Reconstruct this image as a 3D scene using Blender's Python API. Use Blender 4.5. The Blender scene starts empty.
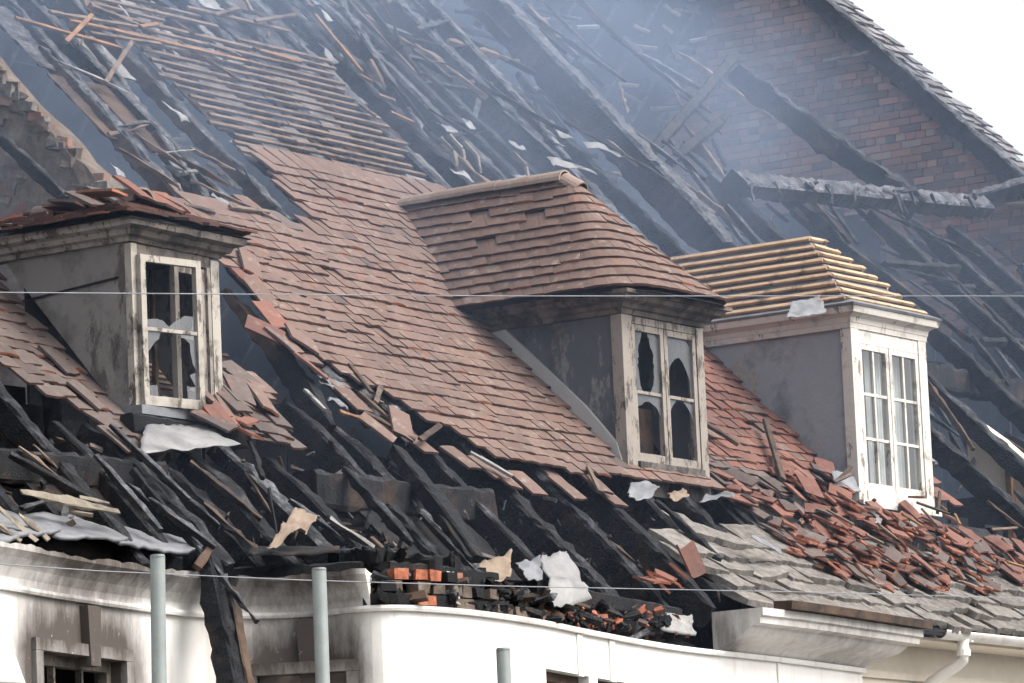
import bpy, math, random
import numpy as np
from mathutils import Vector, Matrix, noise as mnoise
R = math.radians
rng = random.Random(7)

# ------------------------------------------------------------------ camera
W, H, FPX = 1024, 683, 5075.0
_a, _e, _r = R(34), R(8.5), R(2.5)
FW = Vector((math.cos(_e)*math.cos(_a), math.cos(_e)*math.sin(_a), math.sin(_e)))
_R = Vector((math.sin(_a), -math.cos(_a), 0)); _U = _R.cross(FW)
RT = _R*math.cos(_r) - _U*math.sin(_r)
UP = _R*math.sin(_r) + _U*math.cos(_r)
def ray(x, y): return FW + RT*((x-512)/FPX) - UP*((y-341.5)/FPX)
_p = ray(627, 467)*(35.0/ray(627, 467).dot(FW))
CAM = Vector((-_p.x, -_p.y, 1.7))
Z0 = CAM.z + _p.z                        # roof plane: z = y + Z0
def proj(p):
    v = Vector(p)-CAM; t = v.dot(FW)
    return 512+FPX*v.dot(RT)/t, 341.5-FPX*v.dot(UP)/t
def onp(x, y, n, d):
    r = ray(x, y); n = Vector(n); return CAM + r*((d-n.dot(CAM))/n.dot(r))
S2 = math.sqrt(.5)
N = Vector((0, -S2, S2)); UPS = Vector((0, S2, S2)); XA = Vector((1, 0, 0))
def Mp(x, y, off=0): return onp(x, y, (0, -1, 1), Z0+off/S2)
def mp(x, y, off=0): return Vector((x, y, y+Z0)) + N*off
def Xp(x, y, X): return onp(x, y, (1, 0, 0), X)
def Yp(x, y, Y): return onp(x, y, (0, 1, 0), Y)
def Zp(x, y, Z): return onp(x, y, (0, 0, 1), Z)

sc = bpy.context.scene
cd = bpy.data.cameras.new('camera'); cam = bpy.data.objects.new('camera', cd)
sc.collection.objects.link(cam); sc.camera = cam
m3 = Matrix((RT, UP, -FW)).transposed()
cam.matrix_world = Matrix.Translation(CAM) @ m3.to_4x4()
cd.sensor_width = 36; cd.lens = 36*FPX/W; cd.clip_start = .5; cd.clip_end = 3000

# ------------------------------------------------------------------ light
SUN_AZ, SUN_EL = R(288), R(48)          # direction towards the sun, from +X counter-clockwise
w = bpy.data.worlds.new('World'); sc.world = w; w.use_nodes = True
nt = w.node_tree; bg = nt.nodes['Background']
sky = nt.nodes.new('ShaderNodeTexSky'); sky.sky_type = 'NISHITA'; sky.sun_disc = False
sky.sun_elevation = SUN_EL; sky.sun_rotation = math.pi/2-SUN_AZ
sky.air_density = 1.0; sky.dust_density = 5.0; sky.ozone_density = 1.0
hs = nt.nodes.new('ShaderNodeHueSaturation'); hs.inputs['Saturation'].default_value = .16
nt.links.new(sky.outputs[0], hs.inputs['Color']); nt.links.new(hs.outputs[0], bg.inputs[0])
bg.inputs[1].default_value = .15
sl = bpy.data.lights.new('sun', 'SUN'); sl.energy = 1.3; sl.angle = R(40); sl.color = (1, .93, .83)
so = bpy.data.objects.new('sun', sl); sc.collection.objects.link(so)
sd = Vector((math.cos(SUN_AZ)*math.cos(SUN_EL), math.sin(SUN_AZ)*math.cos(SUN_EL), math.sin(SUN_EL)))
so.rotation_euler = sd.to_track_quat('Z', 'Y').to_euler(); so.location = (0, -20, 40)
vs = sc.view_settings; vs.view_transform = 'Standard'; vs.look = 'None'; vs.gamma = 1; vs.use_curve_mapping = False
vs.exposure = 1.3
SMOKE = .15
sc.render.engine = 'CYCLES'; sc.cycles.use_denoising = True; sc.cycles.use_adaptive_sampling = True; sc.cycles.adaptive_threshold = .025
sc.cycles.max_bounces = 4; sc.cycles.diffuse_bounces = 3; sc.cycles.transparent_max_bounces = 10; sc.cycles.volume_bounces = 0
sc.cycles.volume_step_rate = 2.5; sc.cycles.volume_max_steps = 48

# ------------------------------------------------------------------ materials
MATS = {}
class NT:
    def __init__(s, name):
        s.m = bpy.data.materials.new(name); s.m.use_nodes = True
        s.t = s.m.node_tree; s.b = s.t.nodes['Principled BSDF']; MATS[name] = s.m
    def n(s, typ, **k):
        q = s.t.nodes.new('ShaderNode'+typ)
        for a, v in k.items():
            if a.startswith('i_'):
                key = a[2:]; key = int(key) if key.isdigit() else key
                q.inputs[key].default_value = v
            else: setattr(q, a, v)
        return q
    def l(s, a, b): s.t.links.new(a, b)
    def pos(s, scale=1.0, sc3=None, obj=False):
        g = s.n('TexCoord').outputs['Object'] if obj else s.n('NewGeometry').outputs['Position']
        mpn = s.n('Mapping'); mpn.inputs['Scale'].default_value = sc3 or (scale,)*3
        s.l(g, mpn.inputs[0]); return mpn.outputs[0]
    def noise(s, scale, detail=6, rough=.6, sc3=None, obj=False):
        q = s.n('TexNoise'); q.inputs['Scale'].default_value = scale; q.inputs['Detail'].default_value = detail
        q.inputs['Roughness'].default_value = rough; s.l(s.pos(1, sc3, obj), q.inputs['Vector']); return q.outputs[0]
    def ramp(s, fac, *stops):
        q = s.n('ValToRGB'); e = q.color_ramp.elements
        while len(e) < len(stops): e.new(.5)
        for el, (p, c) in zip(e, stops):
            el.position = p; el.color = (tuple(c)[:3] if hasattr(c, '__len__') else (c, c, c))+(1,)
        s.l(fac, q.inputs[0]); return q.outputs[0]
    def mix(s, fac, a, b, mode='MIX'):
        q = s.n('Mix', data_type='RGBA', blend_type=mode)
        for sock, v in ((q.inputs[0], fac), (q.inputs[6], a), (q.inputs[7], b)):
            if hasattr(v, 'links'): s.l(v, sock)
            elif hasattr(v, '__len__'): sock.default_value = tuple(v)[:3]+(1,)
            else: sock.default_value = v
        return q.outputs[2]
    def math(s, op, a, b=None):
        q = s.n('Math', operation=op)
        for sock, v in zip(q.inputs, (a, b)):
            if v is None: continue
            if hasattr(v, 'links'): s.l(v, sock)
            else: sock.default_value = v
        return q.outputs[0]
    def out(s, col, rough=.8, bump=None, bs=.3, bd=.01, spec=.3, metal=0):
        if hasattr(col, 'links'): s.l(col, s.b.inputs['Base Color'])
        else: s.b.inputs['Base Color'].default_value = tuple(col)[:3]+(1,)
        if hasattr(rough, 'links'): s.l(rough, s.b.inputs['Roughness'])
        else: s.b.inputs['Roughness'].default_value = rough
        s.b.inputs['Specular IOR Level'].default_value = spec; s.b.inputs['Metallic'].default_value = metal
        if bump is not None:
            q = s.n('Bump'); q.inputs['Strength'].default_value = bs; q.inputs['Distance'].default_value = bd
            s.l(bump, q.inputs['Height']); s.l(q.outputs[0], s.b.inputs['Normal'])
        return s.m

def mk_char(name, ash):
    t = NT(name)
    v = t.n('TexVoronoi', feature='DISTANCE_TO_EDGE'); v.inputs['Scale'].default_value = 34
    nz = t.noise(9, 5)
    vec = t.mix(.12, t.pos(1), t.n('TexNoise', i_Scale=20.0).outputs[1])
    t.l(vec, v.inputs['Vector'])
    cr = t.ramp(v.outputs[0], (0, .1), (.13, 1.))
    base = t.ramp(nz, (.3, (.004, .0045, .006)), (.6, (.011, .012, .0155)), (.8, (.028, .031, .038)))
    col = t.mix(cr, (.004, .004, .005), base)
    if ash:
        a = t.ramp(t.noise(5, 8, .7), (.5-.22*ash, 0.), (.5+.3*(1-ash)+.06, 1.))
        grey = t.ramp(t.noise(26, 4), (.3, (.04, .04, .046)), (.55, (.13, .132, .145)), (.75, (.3, .3, .31)))
        col = t.mix(a, col, grey)
    else:
        a = t.ramp(t.noise(3.2, 5), (.52, 0.), (.68, 1.))
        col = t.mix(t.math('MULTIPLY', a, t.n('ObjectInfo').outputs['Random']), col, (.06, .036, .024))
        a2 = t.ramp(t.noise(7, 8, .75), (.6, 0.), (.7, .6))
        col = t.mix(a2, col, (.085, .088, .096))
    h = t.math('ADD', cr, t.math('MULTIPLY', t.noise(40, 4), .8))
    return t.out(col, t.ramp(nz, (.3, .6), (.7, .9)), h, .8, .007, .22)
mk_char('char', 0); mk_char('char_ash', .76); mk_char('char_some_ash', .08)

def mk_wood(name, c0, c1, c2, soot=.0, bs=.5):
    t = NT(name)
    g = t.noise(6, 8, .65, (1, 1, 1))
    fine = t.noise(60, 4, .7)
    col = t.ramp(g, (.3, c0), (.5, c1), (.7, c2))
    col = t.mix(.35, col, t.ramp(fine, (.3, c0), (.7, c2)))
    rn = t.n('ObjectInfo').outputs['Random']
    col = t.mix(t.math('MULTIPLY', rn, .35), col, c0)
    if soot:
        s = t.ramp(t.noise(4.5, 7, .7), (.62-soot*.3, 0.), (.75-soot*.15, 1.))
        col = t.mix(s, col, (.014, .013, .014))
    return t.out(col, .85, fine, bs, .006, .2)
mk_wood('batten_new', (.3, .19, .11), (.42, .29, .185), (.5, .37, .26), .3)
mk_wood('batten_old', (.07, .048, .037), (.14, .1, .078), (.2, .155, .125), .4)
mk_wood('wood_brown', (.035, .023, .017), (.075, .048, .034), (.12, .08, .056), .5)
mk_wood('wood_orange', (.1, .05, .026), (.2, .1, .052), (.3, .18, .1), .3)
mk_wood('wood_pale', (.09, .076, .06), (.18, .155, .122), (.27, .235, .19), .3)
mk_wood('plank_grey', (.1, .097, .095), (.2, .195, .19), (.32, .31, .3), .3)

def mk_tile(name, dark, mid, light, edge=False, soot=.55, lich=.6):
    t = NT(name)
    at = t.n('Attribute', attribute_name='tone').outputs['Fac']
    rn = t.n('ObjectInfo').outputs['Random']
    tone = t.math('FRACT', t.math('ADD', at, rn))
    col = t.ramp(tone, (0., dark), (.5, mid), (1., light))
    col = t.mix(.4, col, t.ramp(t.noise(22, 6, .7), (.3, dark), (.7, light)))
    if not edge:
        li = t.ramp(t.noise(11, 8, .72), (.57, 0.), (.67, 1.))
        col = t.mix(t.math('MULTIPLY', li, lich), col, (.27, .245, .215))
        s = t.ramp(t.noise(1.3, 7, .7), (.46, 0.), (.74, 1.))
        col = t.mix(t.math('MULTIPLY', s, soot), col, (.045, .038, .037))
        orr = t.ramp(t.noise(8, 7, .72), (.57, 0.), (.68, .65))
        col = t.mix(orr, col, (.2, .082, .05))
        s2 = t.ramp(t.noise(90, 3, .7), (.6, 0.), (.72, 1.))
        col = t.mix(t.math('MULTIPLY', s2, .4), col, dark)
    return t.out(col, .85, t.noise(70, 5, .7), .35, .006, .25)
mk_tile('tile_old', (.09, .056, .045), (.118, .075, .06), (.146, .098, .081))
mk_tile('tile_red', (.08, .036, .028), (.14, .057, .041), (.19, .09, .067), soot=.65, lich=.25)
mk_tile('tile_brown', (.045, .033, .03), (.078, .058, .052), (.115, .09, .081), soot=.5, lich=.15)
mk_tile('tile_grey', (.05, .05, .054), (.11, .11, .118), (.22, .22, .23), soot=.6, lich=.3)
mk_tile('ridge_lichen', (.14, .1, .085), (.2, .15, .125), (.25, .2, .17), soot=.1, lich=.8)
mk_tile('edge_dark', (.03, .018, .016), (.065, .032, .026), (.12, .055, .04), True)  # darker than the tile faces: course shadow lines put into the edge colour
mk_tile('edge_orange', (.17, .05, .03), (.26, .085, .046), (.33, .14, .085), True)

t = NT('stone_slate')
tone = t.math('FRACT', t.math('ADD', t.n('Attribute', attribute_name='tone').outputs['Fac'], t.n('ObjectInfo').outputs['Random']))
c = t.mix(.5, t.ramp(tone, (0, (.1, .09, .08)), (1, (.24, .22, .2))), t.ramp(t.noise(14, 8, .7), (.35, (.04, .036, .032)), (.5, (.16, .148, .138)), (.66, (.32, .305, .288))))
c = t.mix(t.math('MULTIPLY', t.ramp(t.noise(5, 6), (.5, 0.), (.65, 1.)), .6), c, (.12, .105, .09))
t.out(c, .95, t.noise(30, 8, .75), .9, .02, .1)

def mk_paint(name, col, under, peel, soot, soot_scale=2.0, peel_scale=9):
    t = NT(name)
    c = t.mix(.5, col, t.ramp(t.noise(12, 5), (.3, [x*.8 for x in col]), (.7, col)))
    pl = t.ramp(t.noise(peel_scale, 8, .75, (1, 1, .35)), (.78-peel*.5, 0.), (.82-peel*.5, 1.))
    c = t.mix(pl, c, t.ramp(t.noise(30, 4), (.3, [x*.6 for x in under]), (.7, under)))
    if soot:
        s = t.ramp(t.noise(soot_scale, 6, .65), (.72-soot*.5, 0.), (.85-soot*.4, 1.))
        c = t.mix(t.math('MULTIPLY', s, min(1, soot+.3)), c, (.02, .018, .018))
    return t.out(c, .75, t.math('SUBTRACT', t.noise(50, 4), t.math('MULTIPLY', pl, .6)), .4, .006, .3)
mk_paint('paint_white', (.5, .47, .43), (.2, .165, .135), .4, .36, 4.5, 12)
mk_paint('paint_cream', (.33, .3, .26), (.12, .095, .078), .5, .45, 4, 12)
mk_paint('paint_worn', (.235, .205, .178), (.09, .072, .06), .5, .35, 3, 14)
mk_paint('paint_sooty', (.15, .125, .105), (.05, .04, .035), .45, .62, 4)
mk_paint('cheek_grey', (.19, .178, .165), (.1, .088, .078), .45, .5, 1.9, 2.6)
mk_paint('cheek_sooty', (.075, .08, .09), (.19, .19, .185), .45, .45, 2.2, 5)
mk_paint('cheek_lead', (.25, .26, .285), (.33, .285, .245), .45, .36, 2.3, 2.6)
mk_paint('plaster_cream', (.55, .47, .37), (.4, .32, .24), .1, .12)
mk_paint('render_right', (.6, .54, .45), (.5, .42, .33), .1, .08)
mk_paint('plaster_grey', (.33, .32, .31), (.22, .2, .18), .25, .15)

t = NT('render_white')           # white render, soot stain attribute laid where smoke licked out of the openings
st = t.n('Attribute', attribute_name='soot').outputs['Fac']
base = t.mix(.6, (.66, .64, .61), t.ramp(t.noise(3, 6), (.3, (.55, .525, .495)), (.65, (.7, .685, .66))))
streak = t.ramp(t.noise(5, 5, .6, (2.2, 2.2, .12)), (.56, 0.), (.74, 1.))
base = t.mix(t.math('MULTIPLY', streak, .5), base, (.44, .35, .27))
ck = t.n('TexVoronoi', feature='DISTANCE_TO_EDGE'); ck.inputs['Scale'].default_value = 2.1
t.l(t.mix(.25, t.pos(1), t.n('TexNoise', i_Scale=5.0).outputs[1]), ck.inputs['Vector'])
base = t.mix(t.ramp(t.noise(14, 8, .8), (.66, 0.), (.7, .6)), base, (.4, .36, .31))
ss = t.math('ADD', st, t.math('MULTIPLY', t.math('SUBTRACT', t.noise(7, 9, .75, (1, 1, .3)), .5), t.math('MULTIPLY', t.math('MINIMUM', st, .6), 2.4)))
c = t.mix(t.ramp(ss, (.02, 0.), (.25, .3), (.6, .72), (1.05, .96)), base, (.04, .03, .025))
chip = t.ramp(t.noise(26, 6, .75), (.66, 0.), (.69, 1.))
c = t.mix(t.math('MULTIPLY', chip, t.ramp(st, (.3, 0.), (.55, .8))), c, (.5, .4, .3))
t.out(c, .85, t.noise(40, 6), .25, .006, .2)

def mk_metal(name, c0, c1, rough=.5, metal=.3, stain=(.12, .1, .085)):
    t = NT(name)
    c = t.ramp(t.noise(5, 7, .65), (.3, c0), (.7, c1))
    s = t.ramp(t.noise(3.5, 6, .65), (.52, 0.), (.7, 1.))
    c = t.mix(t.math('MULTIPLY', s, .7), c, stain)
    return t.out(c, rough, t.noise(12, 5), .3, .01, .4, metal)
mk_metal('lead', (.08, .084, .093), (.17, .174, .186), .6, .05, (.06, .053, .048))
mk_metal('sheet_pale', (.1, .1, .105), (.22, .217, .212), .6, .05, (.05, .043, .04))
mk_metal('galv', (.1, .115, .112), (.15, .168, .165), .6, .1, (.11, .115, .105))
mk_metal('felt_brown', (.11, .08, .06), (.22, .165, .12), .8, 0, (.08, .06, .05))
mk_metal('gutter_white', (.6, .58, .54), (.72, .7, .67), .5, 0, (.4, .33, .27))
mk_metal('wire', (.12, .13, .15), (.2, .21, .24), .6, 0)

t = NT('brick')
tone = t.math('FRACT', t.math('ADD', t.n('Attribute', attribute_name='tone').outputs['Fac'], t.n('ObjectInfo').outputs['Random']))
c = t.ramp(tone, (0, (.08, .052, .043)), (.4, (.19, .1, .072)), (.75, (.3, .135, .09)), (1, (.25, .19, .15)))
c = t.mix(t.ramp(t.noise(.9, 5, .6), (.45, 0.), (.68, .6)), c, (.07, .06, .056))
t.out(c, .9, t.noise(60, 6, .7), .5, .008, .15)
t = NT('brick_hot')
c = t.ramp(t.noise(16, 5), (.3, (.1, .04, .028)), (.55, (.3, .1, .055)), (.75, (.3, .22, .17)))
t.out(c, .9, t.noise(60, 6), .5, .008, .15)
t = NT('mortar')
c = t.ramp(t.noise(6, 6), (.3, (.1, .09, .085)), (.7, (.26, .235, .21)))
t.out(c, .95, t.noise(50, 6), .6, .01, .1)
t = NT('rubble_wall')
c = t.ramp(t.noise(4, 9, .75), (.3, (.07, .055, .045)), (.5, (.17, .135, .11)), (.7, (.3, .26, .215)))
c = t.mix(t.ramp(t.noise(2.4, 4), (.6, 0.), (.68, .8)), c, (.24, .1, .07))
t.out(c, .95, t.noise(11, 9, .8), 1., .05, .1)
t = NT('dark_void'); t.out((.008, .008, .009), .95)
t = NT('asphalt'); t.out(t.ramp(t.noise(8, 8), (.3, (.035, .035, .037)), (.7, (.07, .07, .072))), .9, t.noise(120, 3), .4, .005)
t = NT('paving'); t.out(t.ramp(t.noise(3, 6), (.3, (.2, .19, .18)), (.7, (.33, .32, .3))), .9, t.noise(60, 4), .3, .005)

t = NT('glass_dirty')            # sooty glass: film + reflection over clear
tr = t.n('BsdfTransparent'); tr.inputs[0].default_value = (.8, .82, .84, 1)
gl = t.n('BsdfGlossy'); gl.inputs['Roughness'].default_value = .08; gl.inputs['Color'].default_value = (.8, .8, .82, 1)
df = t.n('BsdfDiffuse'); df.inputs['Color'].default_value = (.13, .135, .142, 1)
mx = t.n('MixShader'); t.l(t.ramp(t.noise(6, 5), (.3, .42), (.7, .72)), mx.inputs[0]); t.l(tr.outputs[0], mx.inputs[1]); t.l(df.outputs[0], mx.inputs[2])
m2 = t.n('MixShader'); m2.inputs[0].default_value = .05; t.l(mx.outputs[0], m2.inputs[1]); t.l(gl.outputs[0], m2.inputs[2])
t.l(m2.outputs[0], t.t.nodes['Material Output'].inputs[0])
t = NT('glass_clear')
tr = t.n('BsdfTransparent'); tr.inputs[0].default_value = (.85, .87, .87, 1)
gl = t.n('BsdfGlossy'); gl.inputs['Roughness'].default_value = .03
mx = t.n('MixShader'); mx.inputs[0].default_value = .17; t.l(tr.outputs[0], mx.inputs[1]); t.l(gl.outputs[0], mx.inputs[2])
t.l(mx.outputs[0], t.t.nodes['Material Output'].inputs[0])
mk_paint('curtain', (.5, .53, .52), (.3, .3, .28), .2, .1, 2, 3)

# ------------------------------------------------------------------ builders
col = sc.collection
WM = {}
def reg(o, M): WM[o.name] = M
def attach(o, parent, M):
    o.matrix_basis = M
    if parent is not None:
        o.parent = parent; o.matrix_parent_inverse = WM[parent.name].inverted()
    reg(o, M)
def tag(o, label, cat, group=None, kind=None):
    if label: o['label'] = label
    if cat: o['category'] = cat
    if group: o['group'] = group
    if kind: o['kind'] = kind
    return o
def thing(name, loc, label, cat, group=None):
    o = bpy.data.objects.new(name, None); o.empty_display_size = .2; col.objects.link(o)
    attach(o, None, Matrix.Translation(Vector(loc))); return tag(o, label, cat, group)

class MB:
    def __init__(s): s.v = []; s.f = []; s.m = []; s.tone = []; s.cur = 0.
    def add(s, vs, fs, mi=0):
        k = len(s.v); s.v += [tuple(v) for v in vs]
        for i, f in enumerate(fs):
            s.f.append(tuple(k+j for j in f)); s.m.append(mi[i] if hasattr(mi, '__len__') else mi); s.tone.append(s.cur)
    def box(s, c, dx, dy, dz, mi=0, jit=0):
        """box about c with half-axis vectors dx,dy,dz"""
        c = Vector(c); vs = []
        for i in (-1, 1):
            for j in (-1, 1):
                for k in (-1, 1):
                    p = c+dx*i+dy*j+dz*k
                    if jit: p = p+Vector((rng.uniform(-jit, jit), rng.uniform(-jit, jit), rng.uniform(-jit, jit)))
                    vs.append(p)
        s.add(vs, [(0, 1, 3, 2), (4, 6, 7, 5), (0, 4, 5, 1), (2, 3, 7, 6), (0, 2, 6, 4), (1, 5, 7, 3)], mi)
    def aabb(s, x0, x1, y0, y1, z0, z1, mi=0):
        s.box(((x0+x1)/2, (y0+y1)/2, (z0+z1)/2), Vector(((x1-x0)/2, 0, 0)), Vector((0, (y1-y0)/2, 0)), Vector((0, 0, (z1-z0)/2)), mi)
    def prism(s, poly, d, mi=0):
        """extrude polygon (3d points) by vector d"""
        n = len(poly); vs = [Vector(p) for p in poly]+[Vector(p)+d for p in poly]
        s.add(vs, [tuple(range(n-1, -1, -1)), tuple(range(n, 2*n))]+[(i, (i+1) % n, n+(i+1) % n, n+i) for i in range(n)], mi)
    def sweep(s, path, prof, mi=0, closed_ends=True):
        """path: list of (point, outward horizontal vec incl. mitre); prof: list of (out, z)"""
        n = len(prof); vs = []
        for p, o in path:
            for (a, z) in prof: vs.append(Vector((p[0]+o[0]*a, p[1]+o[1]*a, z+p[2])))
        fs = [(i*n+j, (i+1)*n+j, (i+1)*n+(j+1) % n, i*n+(j+1) % n) for i in range(len(path)-1) for j in range(n)]
        if closed_ends: fs += [tuple(range(n)), tuple((len(path)-1)*n+j for j in range(n-1, -1, -1))]
        s.add(vs, fs, mi)
    def mesh(s, name, mats, origin=True, smooth=False):
        c = Vector((0, 0, 0))
        if origin and s.v:
            a = np.array(s.v); c = Vector((a.min(0)+a.max(0))/2)
        me = bpy.data.meshes.new(name)
        me.from_pydata([tuple(Vector(v)-c) for v in s.v], [], s.f)
        for m in mats: me.materials.append(MATS[m])
        if len(mats) > 1: me.polygons.foreach_set('material_index', s.m)
        if any(s.tone):
            a = me.attributes.new('tone', 'FLOAT', 'FACE'); a.data.foreach_set('value', s.tone)
        if smooth: me.polygons.foreach_set('use_smooth', [True]*len(me.polygons))
        me.update(); return me, c
    def build(s, name, mats, parent=None, smooth=False):
        if isinstance(mats, str): mats = [mats]
        me, c = s.mesh(name, mats, True, smooth)
        o = bpy.data.objects.new(name, me); col.objects.link(o); attach(o, parent, Matrix.Translation(c)); return o
def inst(me, name, M, parent):
    o = bpy.data.objects.new(name, me); col.objects.link(o); attach(o, parent, M); return o
def nz(p, s=1.0): return mnoise.noise(Vector(p)*s)

def beam_mb(mb, p0, p1, w, h, up=None, rough=.01, t0=1., t1=1., seg=.065, ash=1, sag=0., char=0):
    p0 = Vector(p0); p1 = Vector(p1); d = p1-p0; L = d.length; d.normalize()
    up = Vector(up or N); up = (up-d*up.dot(d)).normalized(); sd = d.cross(up)
    rough *= rng.uniform(.35, 1.0); n = max(2, int(L/seg)); k = 8; c = .22; vs = []; off = Vector((rng.uniform(0, 90), 0, 0))
    pr = [(-1, -1+c), (-1+c, -1), (1-c, -1), (1, -1+c), (1, 1-c), (1-c, 1), (-1+c, 1), (-1, 1-c)]
    for i in range(n+1):
        u = i/n; tp = t0+(1-t0)*min(1, u*L/.35) if u < .5 else t1+(1-t1)*min(1, (1-u)*L/.35)
        tp *= 1-min(.3, rough*9)*max(0, nz(off+d*(L*u), 1.9)+.1)
        ctr = p0+d*(L*u)-up*(sag*4*u*(1-u))+sd*(rough*nz(off+d*(L*u), 1.2))
        for a, b in pr:
            q = ctr+sd*(a*w/2*tp)+up*(b*h/2*tp)
            e = rough*(.35*nz(q+off, 4)+.8*nz(q+off, 17)+.9*nz(q+off, 37))*1.1
            q += (sd*a+up*b)*e + d*(rough*2.2*nz(q+off, 9) if i in (0, n) else 0)
            vs.append(q)
    fs = []; mi = []
    for i in range(n):
        for j in range(k):
            fs.append((i*k+j, (i+1)*k+j, (i+1)*k+(j+1) % k, i*k+(j+1) % k)); mi.append(ash if j in (4, 5, 6) else char)
    fs += [tuple(range(k)), tuple(n*k+j for j in range(k-1, -1, -1))]; mi += [char, char]
    mb.add(vs, fs, mi)
def beam(name, p0, p1, w, h, mats=('char', 'char_some_ash'), parent=None, **k):
    mb = MB(); beam_mb(mb, p0, p1, w, h, **k)
    return mb.build(name, list(mats) if not isinstance(mats, str) else [mats, mats], parent)
def tube_mb(mb, pts, r, k=10, mi=0):
    pts = [Vector(p) for p in pts]; vs = []
    for i, p in enumerate(pts):
        d = (pts[min(i+1, len(pts)-1)]-pts[max(i-1, 0)]).normalized()
        a = d.cross(Vector((.3, .2, 1)) if abs(d.z) < .95 else Vector((1, 0, 0))).normalized(); b = d.cross(a)
        rr = r[i] if hasattr(r, '__len__') else r
        for j in range(k): vs.append(p+a*(rr*math.cos(2*math.pi*j/k))+b*(rr*math.sin(2*math.pi*j/k)))
    fs = [(i*k+j, i*k+(j+1) % k, (i+1)*k+(j+1) % k, (i+1)*k+j) for i in range(len(pts)-1) for j in range(k)]
    fs += [tuple(range(k-1, -1, -1)), tuple((len(pts)-1)*k+j for j in range(k))]
    mb.add(vs, fs, mi)
def sheet(name, c4, mat, label=None, cat=None, group=None, parent=None, bend=.03, nx=16, ny=12, th=.004, curl=None, rag=.03):
    """thin bent sheet over four corners p00,p10,p11,p01"""
    p00, p10, p11, p01 = [Vector(p) for p in c4]; nn = (p10-p00).cross(p01-p00).normalized(); off = Vector((rng.uniform(0, 99), 3, 1))
    g = []
    for j in range(ny+1):
        for i in range(nx+1):
            u, v = i/nx, j/ny
            p = (p00*(1-u)+p10*u)*(1-v)+(p01*(1-u)+p11*u)*v
            ed = 1 if (i in (0, nx) or j in (0, ny)) else 0
            q = p+nn*(bend*nz(p+off, 4)+.55*bend*nz(p+off, 11)+.2*bend*nz(p+off, 27))
            if curl: q += nn*(curl*(v*v))
            if ed: q += (p10-p00).normalized()*(rag*nz(p+off, 22))+(p01-p00).normalized()*(rag*nz(p-off, 25))
            g.append(q)
    n = len(g); vs = g+[q-nn*th for q in g]; W_ = nx+1; fs = []
    for j in range(ny):
        for i in range(nx):
            a = j*W_+i; fs.append((a, a+1, a+W_+1, a+W_)); fs.append((n+a, n+a+W_, n+a+W_+1, n+a+1))
    bd = [i for i in range(W_)]+[j*W_+nx for j in range(1, ny+1)]+[ny*W_+i for i in range(nx-1, -1, -1)]+[j*W_ for j in range(ny-1, 0, -1)]
    for a, b in zip(bd, bd[1:]+bd[:1]): fs.append((a, n+a, n+b, b))
    mb = MB(); mb.add(vs, fs); o = mb.build(name, mat, parent, True)
    if label: tag(o, label, cat, group)
    return o

# tile variants ------------------------------------------------------
TW, TL, TT, GA = .168, .27, .016, .111
def tile_mesh(mats, seed, chip=0, broken=0, wd=TW, ln=TL, th=TT, edge=1):
    r = random.Random(seed); nx, ny = 4, 2
    top = []
    camb = r.uniform(-.002, .008); tw = r.uniform(-.006, .006)
    xs = [-.5, -.42, 0, .42, .5]
    ch = [r.uniform(0, .02) if r.random() < chip else 0 for _ in range(5)]
    for j in range(ny+1):
        for i in range(nx+1):
            u, v = xs[i], j/ny
            y = v*ln
            if j == 0: y += ch[i]+r.uniform(-.0025, .0025)
            if broken and j == ny: y = ln*broken*(1+r.uniform(-.35, .35))
            if broken and j == 1: y = ln*broken*.5
            z = camb*(1-4*u*u)+tw*u*2*(v-.5)+.003*math.sin(v*3)
            top.append(Vector((u*wd*(1-.02*(i in (0, 4) and j == 0)), y, z)))
    mb = MB(); n = len(top); W_ = nx+1
    vs = [t for t in top]+[t-Vector((0, 0, th)) for t in top]
    fs, mi = [], []
    for j in range(ny):
        for i in range(nx):
            a = j*W_+i; fs += [(a, a+1, a+W_+1, a+W_), (n+a, n+a+W_, n+a+W_+1, n+a+1)]; mi += [0, 0]
    bd = [i for i in range(W_)]+[j*W_+nx for j in range(1, ny+1)]+[ny*W_+i for i in range(nx-1, -1, -1)]+[j*W_ for j in range(ny-1, 0, -1)]
    for q, (a, b) in enumerate(zip(bd, bd[1:]+bd[:1])):
        fs.append((a, n+a, n+b, b)); mi.append(edge if (q < nx or broken) else 0)
    mb.add(vs, fs, mi); me, _ = mb.mesh('tile', mats, False); return me, vs, fs, mi
TV = {}
for kind in ('tile_old', 'tile_red', 'tile_brown', 'tile_grey'):
    TV[kind] = [tile_mesh([kind, 'edge_orange' if (q == 0 or (kind == 'tile_red' and q % 5 == 0)) else 'edge_dark'], q, chip=.12+.3*(q % 3 == 0)) for q in range(14)]
    TV[kind+'_b'] = [tile_mesh([kind, 'edge_orange'], 50+q, chip=.6, broken=.35+.09*q) for q in range(6)]

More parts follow.
